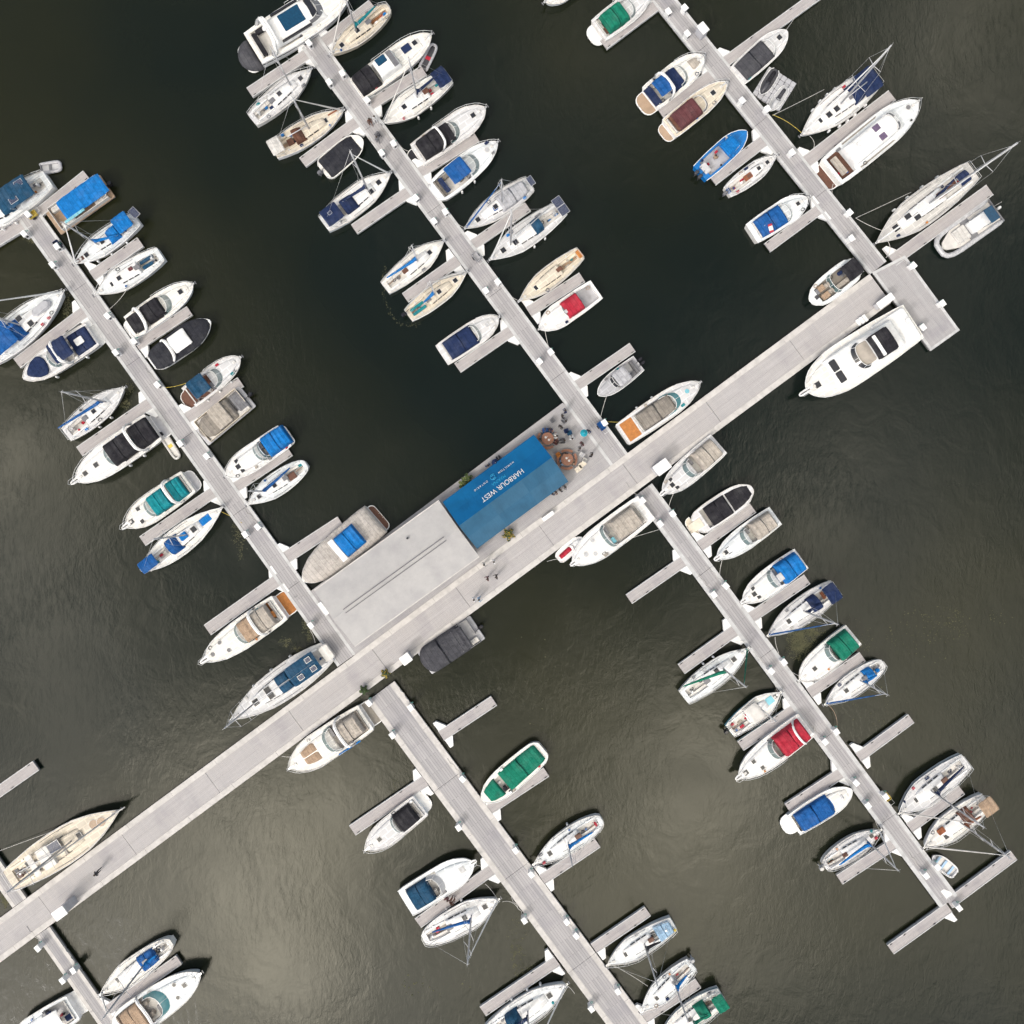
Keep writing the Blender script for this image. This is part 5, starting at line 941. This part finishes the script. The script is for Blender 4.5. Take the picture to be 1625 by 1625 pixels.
PP = [(897,652,200,'stand','white','navy','person in white top standing at the upper corner of the patio deck'),
(892,661,20,'stand','black','black','person in black just below the white topped one on the patio'),(898,669,140,'sit','white','grey','seated person in white near the pier kerb on the patio'),
(890,677,230,'stand','maroon','black','person in maroon and black between the two round tables and pier'),(908,697,100,'sit','black','white','person in black with white trousers right of the upper table'),
(865,680,270,'sit','orange','blue','person in orange seated at the top of the upper round table'),(873,680,260,'sit','navy','navy','person in navy seated at the upper round table'),
(857,697,0,'sit','white','grey','person in white seated left of the upper round table'),(884,692,180,'sit','pink','white','person in pink seated right of the upper round table'),
(885,703,150,'sit','red','maroon','person in red seated below the pink one at the upper table'),(896,699,190,'sit','grey','charcoal','person in grey seated between the two round tables'),
(934,684,240,'stand','white','navy','person in white beside the turquoise parasol near the pier'),(924,704,215,'stand','brown','maroon','person in brown standing right of both round tables'),
(920,712,180,'stand','pink','grey','person in pink standing right of the lower round table'),(939,722,160,'stand','maroon','black','lone person in dark red at the right corner of the patio'),
(890,735,30,'sit','white','skyblue','person in white seated left of the lower round table'),(911,734,170,'sit','cream','tan','person in cream seated right of the lower round table'),
(897,719,270,'sit','red','charcoal','person in red seated at the top of lower round table'),
(897,773,200,'stand','skyblue','grey','person in pale blue at the lower right corner of the marquee'),(889,778,40,'stand','maroon','black','person in maroon at the marquee edge next to pale blue one'),
(882,781,220,'stand','tan','brown','person in tan at the lower edge of the marquee'),(876,784,60,'stand','black','navy','person in black leftmost at the marquee lower edge'),
(793,730,120,'sit','black','black','person in black at upper edge of the marquee'),(774,739,120,'stand','pink','navy','person in pink on the upper edge of the marquee'),
(768,896,30,'walk','white','offwhite','person in white walking on the main pier near the roofed building'),(784,891,210,'walk','skyblue','white','person in pale blue on the main pier beside white one'),
(774,918,200,'walk','red','maroon','person in red walking left on the main pier'),(788,915,200,'walk','maroon','black','person in maroon walking behind the red one on main pier'),
(752,951,30,'walk','navy','white','person in navy walking at the lower edge of the main pier'),(760,951,30,'walk','blue','skyblue','person in blue beside the navy one at main pier edge'),
(155,1384,215,'walk','navy','dark','lone person in dark blue walking on the lower left main pier'),
(587,193,300,'walk','tan','brown','person in tan standing on the upper middle pier'),(595,189,300,'walk','black','white','person in black standing on the upper middle pier'),
(599,222,120,'walk','maroon','grey','person in maroon pushing a stroller on the upper middle pier'),
(710,1427,240,'sit','black','maroon','person in black crouching on finger dock of wide lower pier'),(716,1434,60,'sit','charcoal','brown','person in charcoal sitting beside the crouching one on finger dock')]
for p in PP: person(*p)
person(1135,249,45,'sit','yellow','tan','person in yellow sitting in the bright blue fishing boat','hairc',.35)
# ---- patio furniture
def table(px, py, label):
    w = W(px, py, 1.3); r = thing('round_table', label, 'picnic table', (w.x, w.y, .6)); m = MB(); m.cyl(0, 0, .70, .75, .68, 24); m.build('tabletop', 'teak:tablewood', r)
    m = MB(); m.cyl(0, 0, 0, .7, .08, 10)
    for i in range(4): a = PI/4+i*PI/2; m.tube([(0, 0, .12), (math.cos(a)*1.0, math.sin(a)*1.0, .12)], .04, 6); m.tube([(math.cos(a)*1.0, math.sin(a)*1.0, .0), (math.cos(a)*1.0, math.sin(a)*1.0, .42)], .04, 6)
    m.build('leg', 'gloss:grey', r)
    for i in range(4):
        a0 = i*PI/2+.15+PI/4; m = MB(); A_ = [a0+k*.16 for k in range(9)]; m.grid(lambda a, q: (math.cos(a)*(.88+.28*q), math.sin(a)*(.88+.28*q), .45), A_, [0, 1], 0, False, True); m.grid(lambda a, q: (math.cos(a)*(.88+.28*q), math.sin(a)*(.88+.28*q), .41), A_, [0, 1])
        m.grid(lambda a, q: (math.cos(a)*1.16, math.sin(a)*1.16, .41+.04*q), A_, [0, 1], 0, False, False); m.grid(lambda a, q: (math.cos(a)*.88, math.sin(a)*.88, .41+.04*q), A_, [0, 1], 0, False, True); m.build('bench_seat', 'teak:tablewood', r)
    return r
table(869,696,'round wooden picnic table at the upper corner of the marquee'); table(900,729,'round wooden picnic table at the right end of the marquee')
for i, (tx, ty) in enumerate([(866,694),(871,698),(899,727),(903,731)]):
    w = W(tx, ty, 1.3); m = MB(); m.cyl(0, 0, 0, .02, .13, 12); m.cyl(.2, .1, 0, .12, .04, 8); o = m.build('plate', 'gloss:white', None, (w.x, w.y, 1.352))
    tag(o, 'white plate and cup on the %s round table, %s side' % (('upper','lower')[i//2], ('left','right')[i % 2]), 'tableware')
def chair(px, py, rz, col, label):
    w = W(px, py, 1.0); r = thing('patio_chair', label, 'chair', (w.x, w.y, .6), math.radians(rz), 'patio chairs')
    m = MB(); m.box(-.24, .24, -.25, .25, .42, .48, 0, .04); m.build('seat', 'cv:'+col, r); m = MB(); m.box(-.28, -.22, -.25, .25, .46, .9, 0, .03); m.build('backrest', 'cv:'+col, r)
    for x in (-.22, .22):
        for y in (-.22, .22): m = MB(); m.tube([(x, y, 0), (x*.95, y*.95, .43)], .018, 5); m.build('leg', 'steel', r)
for q in [(877,667,40,'grey','grey patio chair near the water edge of the deck'),(903,687,200,'dteal','dark teal patio chair right of the upper round table'),(899,684,20,'navy','navy patio chair above the dark teal one'),
          (923,721,150,'silver','silver patio chair right of the lower table'),(928,730,60,'offwhite','off white patio chair near the cream boards'),(858,705,330,'tan','tan patio chair below left of upper table'),(886,722,300,'orange','orange patio chair left above the lower table')]: chair(*q)
for i, (px, py) in enumerate([(924,737),(918,744)]):
    w = W(px, py, 1.2); r = thing('side_table', ('upper' if i == 0 else 'lower')+' cream square side table beside the lower round table', 'side table', (w.x, w.y, .6), .66); m = MB(); m.box(-.42,.42,-.28,.28,.66,.71,0,.03); m.build('tabletop', 'gloss:cream', r)
    for x in (-.35,.35):
        for y in (-.22,.22): m = MB(); m.tube([(x,y,0),(x,y,.66)], .02, 5); m.build('leg', 'steel', r)
w = W(927,687,2.6); r = thing('parasol', 'small turquoise patio parasol near the pier', 'parasol', (w.x, w.y, .6)); m = MB()
m.cyl(0, 0, 1.75, 2.1, .42, 8, 0, .02); m.build('canopy', 'cv:turq', r); m = MB(); m.tube([(0,0,0),(0,0,2.25)], .025, 6); m.cyl(0,0,0,.08,.25,12); m.build('pole', 'steel', r)
w = W(786,734,2.6); r = thing('parasol', 'navy parasol on the upper edge of the marquee', 'parasol', (w.x, w.y, .6)); m = MB()
m.cyl(0, 0, 1.75, 2.1, .42, 8, 0, .02); m.build('canopy', 'cv:navy', r); m = MB(); m.tube([(0,0,0),(0,0,2.25)], .025, 6); m.cyl(0,0,0,.08,.25,12); m.build('pole', 'steel', r)
# ---- planted shrubs
def shrub(px, py, rad, cols, label, seed=1):
    w = W(px, py, .9); r = thing('potted_shrub', label, 'plant', (w.x, w.y, .6)); rn = random.Random(seed); m = MB(); m.cyl(0, 0, 0, .4, rad*.45, 14, 0, rad*.55); m.build('pot', 'gloss:brown', r)
    m = MB()
    for i in range(420):
        a = rn.random()*2*PI; q = rad*rn.random()**.5*(.75+.35*math.sin(a*5+seed)); z = .4+rn.random()*.75*(1-(q/rad)**2*.7); c = Vector((math.cos(a)*q, math.sin(a)*q, z))
        d1 = Vector((rn.uniform(-1,1), rn.uniform(-1,1), rn.uniform(-.4,.6))).normalized()*.12; d2 = d1.cross(Vector((rn.uniform(-.3,.3), rn.uniform(-.3,.3), 1))).normalized()*.045
        m.add([c-d1, c+d2, c+d1, c-d2], [(0,1,2,3)], rn.randrange(len(cols)))
    m.build('foliage', ['leaf:'+c for c in cols], r)
COLORS.update(leafz=(.05,.05,.02), leafg=(.05,.09,.02), leafd=(.02,.045,.012), leafy=(.4,.27,.03), leafl=(.18,.2,.05))
shrub(807,848,.72,['leafd','leafg','leafy'],'round bush with yellow flowers beside the blue marquee',3); shrub(742,760,.6,['leafl','leafg','leafd'],'pale green shrub at the upper edge of the marquee',5)
shrub(735,768,.5,['leafg','leafl'],'small green shrub just below the pale one at marquee edge',7)
shrub(612,1068,.5,['leafd','leafg','leafy'],'yellow green potted plant right of the lower pier entrance',8); shrub(578,1094,.5,['leafd','leafg'],'dark green potted plant left of the lower pier entrance',9)
# ---- kiosks, boxes, carts
def hut(px, py, sx, sy, h, rz, label, name='service_kiosk', cat='kiosk'):
    w = W(px, py, .6+h); r = thing(name, label, cat, (w.x, w.y, .6), rz); m = MB(); m.box(-sx/2+.1, sx/2-.1, -sy/2+.1, sy/2-.1, 0, h-.1); m.build('body', 'gel:lgrey', r)
    m = MB(); m.box(-sx/2, sx/2, -sy/2, sy/2, h-.1, h, 0, .05); m.build('roof', 'gel:white', r); m = MB(); m.box(-sx/2+.06, -sx/2+.1, -.3, .3, .1, h-.3); m.build('door', 'gel:silver', r)
MR = math.radians(36.4)
hut(1051,741,1.75,1.25,2.2,MR,'white roofed service kiosk beside the grey canvas cruiser'); hut(644,1046,1.15,1.05,1.8,MR,'small white roofed kiosk near the charcoal pontoon boat')
hut(94,1450,1.5,1.1,2.8,MR,'white roofed kiosk on the bottom left main pier'); hut(1116,44,1.2,.9,1.6,-.9,'white box kiosk at the top of the upper right pier')
hut(1406,477,2.0,.85,1.3,MR,'long white storage box at the pier head behind the flybridge yacht','storage_box','storage box'); hut(870,819,1.5,.45,.7,MR,'long white bench box on main pier beside the marquee','storage_box','storage box')
hut(513,966,1.6,.5,.7,-.93,'white storage box at the left end of the gravel roofed building','storage_box','storage box')
w = W(1368,508,1.0); r = thing('boarding_steps', 'white boarding steps beside the flybridge yacht', 'steps', (w.x, w.y, .61), MR)
for i in range(3): m = MB(); m.box(-.55+i*.36, -.55+i*.36+.32, -.4, .4, 0, .25+i*.22, 0, .03); m.build('step', 'gel:white', r)
def cart(px, py, rz, col, label):
    w = W(px, py, 1.0); r = thing('dock_cart', label, 'cart', (w.x, w.y, .6), rz); m = MB(); m.box(-.5,.5,-.3,.3,.3,.35); m.box(-.5,.5,-.3,-.26,.3,.65); m.box(-.5,.5,.26,.3,.3,.65); m.box(-.5,-.46,-.3,.3,.3,.65); m.box(.46,.5,-.3,.3,.3,.65); m.build('tub', 'gloss:'+col, r)
    for sg in (-1, 1): m = MB(); m.tube([(-.1, sg*.34, .22), (-.1, sg*.4, .22)], .22, 12); m.build('wheel', 'gloss:black', r)
    m = MB(); m.tube([(.5,-.25,.6),(.95,-.25,.8),(.95,.25,.8),(.5,.25,.6)], .02, 5); m.build('handle', 'steel', r)
cart(756,408,-.93,'lgrey','grey dock cart on the upper middle pier between two finger docks'); cart(954,676,-.93,'blue','blue dock cart at the pier end near the patio'); cart(1406,1263,-.93,'yellow','yellow dock cart on the long right pier')
cart(92,389,-.93,'navy','navy dock cart near the top of upper left pier'); cart(52,341,.6,'yellow','yellow dock cart at the very top of upper left pier')
w = W(599,212,1.2); r = thing('stroller', 'grey baby stroller pushed along the upper middle pier', 'stroller', (w.x, w.y, .6), -.9); m = MB(); m.box(-.3,.3,-.22,.22,.35,.6,0,.12); m.build('seat', 'cv:grey', r); m = MB(); m.cyl(.2,0,.6,.95,.24,10,0,.15); m.build('hood', 'cv:charcoal', r)
for x, y in ((-.25,.24),(-.25,-.24),(.3,.24),(.3,-.24)): m = MB(); m.tube([(x,y-.02,.12),(x,y+.02,.12)], .12, 10); m.build('wheel', 'gloss:black', r)
# ---- power pedestals
PED = dict(A=[(46,341),(92,392),(85,421),(172,502),(185,560),(251,611),(287,704),(329,724),(410,836),(390,848),(494,992),(214,542)],
 B=[(491,70),(544,118),(523,132),(583,160),(625,229),(606,244),(660,315),(707,337),(689,352),(790,448),(771,462),(874,559),(856,574),(959,671)],
 C=[(1086,14),(1060,20),(1090,55),(1177,161),(1217,174),(1256,243),(1347,338),(1350,379)], H=[(1448,422),(1494,482),(1463,520)],
 D=[(1019,794),(1067,815),(1047,831),(1151,929),(1132,943),(1243,1050),(1223,1064),(1326,1160),(1308,1176),(1357,1241),(1404,1263),(1376,1277),(1486,1374),(1468,1388),(1520,1439)],
 E=[(623,1166),(734,1235),(728,1312),(818,1348),(843,1386),(832,1459),(899,1461),(914,1483),(938,1599),(980,1571),(586,1115),(652,1122)], F=[(62,1503),(118,1538),(101,1554)])
PN = dict(H='pier head', **{k: v[0] for k, v in PIERS.items()})
proto = proto2 = None
for k, lst in PED.items():
    for i, (px, py) in enumerate(sorted(lst, key=lambda p: p[1])):
        w = W(px, py, 1.3); lab = 'white power pedestal, %s from the top on the %s' % (ORD[i], PN[k]); rr = -.92+(.08 if i % 3 == 0 else -.05 if i % 3 == 1 else 0)
        if proto is None:
            proto = thing('power_pedestal', lab, 'power pedestal', (w.x, w.y, .59), rr, 'power pedestals'); m = MB(); m.box(-.30,.30,-.24,.24,0,.95,0,.04); m.build('body', 'gel:white', proto)
            m = MB(); m.prism([(-.35,-.28),(.35,-.28),(.35,.28),(-.35,.28)], .95, 1.1, 0, .05); m.build('cap', 'gel:white', proto); m = MB(); m.box(.30,.36,-.12,.12,.5,.8); m.build('socket_panel', 'gloss:charcoal', proto)
            m = MB(); m.tube([(-.31+.05*math.cos(a), .34+.14*math.cos(a), .5+.14*math.sin(a)) for a in [i*PI/6 for i in range(13)]], .03, 5); m.build('hose_coil', 'gloss:mint', proto)
        else: dup(proto if (i*7+len(k)+int(px)) % 3 else proto2, (w.x, w.y, .59), rr, lab)
        if proto2 is None:
            proto2 = proto.copy(); tmp = [proto2]
            for ch in proto.children: c = ch.copy(); COL.objects.link(c); c.parent = proto2
            COL.objects.link(proto2); proto2.location = (w.x, w.y, .59); proto.location = W(40, 372, 1.3); proto.location.z = .59
            m = MB(); m.tube([(-.3, 0, .5), (-.5, .03, .15), (-.7, .08, .06), (-1.1, -.06, .06), (-1.6, .1, .06), (-2.0, -.08, .06), (-2.6, .05, .06)], .025, 5); m.build('power_cord', 'gloss:offwhite', proto2)
            proto['label'] = 'white power pedestal beside the left finger at the upper left pier top'; LABELS[proto['label']] = 1
# ---- mooring lines (rope runs from boat cleat to dock cleat)
def rope(a, b_, col, label, za=1.1, zb=.65, sag=.35, side=0):
    A = W(a[0], a[1], za); B2 = W(b_[0], b_[1], zb); p = []; dd = (B2-A); n = Vector((-dd.y, dd.x, 0)).normalized()
    for i in range(11): t = i/10; q = A.lerp(B2, t); q.z = max(.06, q.z-sag*4*t*(1-t)); q += n*side*4*t*(1-t); p.append(q-A)
    m = MB(); m.tube(p, .028, 5); o = m.build('mooring_line', 'gloss:'+col, None, tuple(A)); tag(o, label, 'rope')
for a, b_, c, l, *k in [((207,596),(173,652),'x','x')][:0]+[
 ((323,592),(263,615),'yellow','yellow mooring line from the teal canvassed boat to upper left pier',1.0,.65,.2,.3),((203,456),(173,491),'offwhite','white rope from the mastless white sailboat down to the pier'),((351,812),(384,830),'yellow','pale yellow rope from the blue hooded sailboat bow to pier'),
 ((1272,211),(1226,182),'yellow','yellow rope at the bow of the sailboat with many fenders',1.1,.65,.2,-.3),((1308,142),(1226,183),'offwhite','long white rope to the sailboat with many fenders',1.2,.65,.1,0),((1285,216),(1291,236),'offwhite','short white rope below the bow of fendered sailboat',1.1,.6,.3,.4),
 ((1446,305),(1358,346),'offwhite','long rope from the largest sailboat to upper right pier',1.3,.65,.1,0),((1400,366),(1358,346),'offwhite','short rope at the bow of the largest cream sailboat',1.2,.65,.2,0),((1407,380),(1406,409),'offwhite','curved rope from the largest sailboat bow to pier head',1.2,.65,.2,.5),
 ((1020,848),(985,860),'offwhite','x1')][:9]+[((1047,840),(989,858),'offwhite','rope from the teal seated cruiser across to long right pier',.65,1.2,.2,0),((1000,670),(962,669),'yellow','yellow rope from the orange decked cruiser to the patio pier'),((964,624),(953,662),'offwhite','white rope from the small grey outboard boat to pier'),
 ((1069,783),(1061,806),'offwhite','white rope from the grey canvassed cruiser to right pier'),((1147,886),(1142,916),'offwhite','white rope from the teal striped cruiser to right pier'),((1185,1018),(1163,1017),'offwhite','white rope beside the green boomed sailboat bow'),((1230,1011),(1236,1037),'offwhite','white rope below the two navy canopied sailboat bow'),
 ((1312,1117),(1328,1158),'tan','tan rope curving from the small blue covered sailboat to pier',1,.65,.2,.5),((1237,1102),(1228,1080),'offwhite','white rope from the red cushioned sailboat to pier'),((1397,1320),(1384,1286),'offwhite','white rope from the outboard sailboat to the pier above'),((1268,1073),(1250,1063),'offwhite','white rope from the dark green canopied cruiser to pier'),
 ((790,1428),(770,1403),'offwhite','white rope from the jib sailboat up to lower pier finger'),((797,1431),(823,1443),'offwhite','white rope from jib sailboat to the wide lower pier',1.1,.65,.2,.3),((756,1373),(775,1383),'offwhite','white rope from the steel blue canvassed cruiser to pier'),((970,1530),(1028,1565),'offwhite','long white rope from black boomed sailboat to its neighbour',1.1,1.1,.2,0),
 ((897,1563),(912,1577),'offwhite','white rope from the bottom hooded sailboat to wide pier'),((865,525),(871,552),'offwhite','white rope from the red canopied cabin boat to pier'),((825,478),(800,463),'offwhite','white rope from the cream mastless sailboat to pier'),((739,362),(716,348),'offwhite','rope from the grey awning sailboat bow to pier'),
 ((1322,292),(1322,310),'offwhite','rope from the purple hatched yacht stern to pier'),((1248,47),(1270,15),'offwhite','rope from the flat grey covered boat to long finger dock'),((462,950),(487,942),'offwhite','rope from the orange platform cruiser to pier'),((500,1020),(492,1000),'offwhite','rope from the solar bimini sailboat up to the pier'),
 ((475,1198),(447,1200),'offwhite','rope from the sun pad cruiser to the main pier',1.1,.65,.2,.2),((90,1317),(0,1350),'offwhite','long rope from the cream schooner to the left pier',1.2,.6,.1,0),((889,886),(868,891),'offwhite','rope from the red watercraft to the main pier'),((650,240),(635,232),'offwhite','rope from black topped cruiser to upper middle pier')]: rope(a, b_, c, l, *k)
# flag on the blue covered boat
w = W(1214,357,2.0); r = thing('flag', 'small red and white flag above the blue boat cover', 'flag', (w.x, w.y, 1.2), -1.3); m = MB(); m.tube([(0,0,0),(0,0,.9)], .015, 5); m.build('pole', 'steel', r)
for i, (x0, x1, c) in enumerate(((0,.24,'red'),(.24,.7,'white'),(.7,.94,'red'))): m = MB(); m.box(x0+.01, x1+.01, -.012, .012, .42, .88); o = m.build('stripe', 'cloth:'+c, r); o.rotation_euler.x = -1.1; o.location.y = 0; o.location.z = .35
# ---- floating weed
rn = random.Random(4); m = MB()
def weed(px, py, rx, ry, n, s0=.10):
    big = n > 25; n = int(n*2.6) if big else n; s0 = s0*(.55 if big else .8); C_ = [(rn.gauss(0, .5), rn.gauss(0, .5)) for _ in range(7)]
    for i in range(n):
        a = rn.random()*2*PI; q = rn.random()**.6; x = px+math.cos(a)*q*rx+rn.gauss(0, 2); y = py+math.sin(a)*q*ry+rn.gauss(0, 2); x, y = (x, y) if (not big or rn.random() < .35) else ((lambda c_: (px+rx*(c_[0]+rn.gauss(0, .16)), py+ry*(c_[1]+rn.gauss(0, .16))))(rn.choice(C_))); c = W(x, y, rn.uniform(.008, .03)); k = rn.randint(4, 6); s = s0*rn.uniform(.4, 1.5); ph = rn.random()*6
        m.add([(c.x+math.cos(ph+2*PI*j/k)*s*rn.uniform(.5,1.2), c.y+math.sin(ph+2*PI*j/k)*s*rn.uniform(.4,1.1), c.z) for j in range(k)], [tuple(range(k))], 0)
weed(1270,1020,24,30,900); weed(1275,1002,28,12,300); weed(382,845,14,30,150); weed(452,1018,10,8,60); weed(492,992,12,26,260); weed(470,1030,8,6,60); weed(1480,1000,60,50,110,.12); weed(1350,1010,40,40,60); weed(50,378,14,8,160); weed(107,490,6,22,110); weed(205,615,8,10,60); weed(200,640,10,8,60)
P_ = [(612,425),(607,445),(610,470),(618,495),(632,512),(652,516),(668,512)]
for (ax,ay),(bx_,by_) in zip(P_,P_[1:]):
    for t_ in range(6): weed(ax+(bx_-ax)*t_/6, ay+(by_-ay)*t_/6, .5, .5, 3, .07)
weed(820,1500,18,50,70,.12); weed(835,1545,22,16,50,.14); weed(690,1560,60,30,25,.12); weed(835,1090,60,90,12,.1); weed(8,1425,8,16,200); weed(640,1250,20,30,30); weed(1400,1120,60,60,30)
o = m.build('floating_algae', 'algae'); o['kind'] = 'stuff'; o['label'] = 'patches of green floating algae on the dark water'
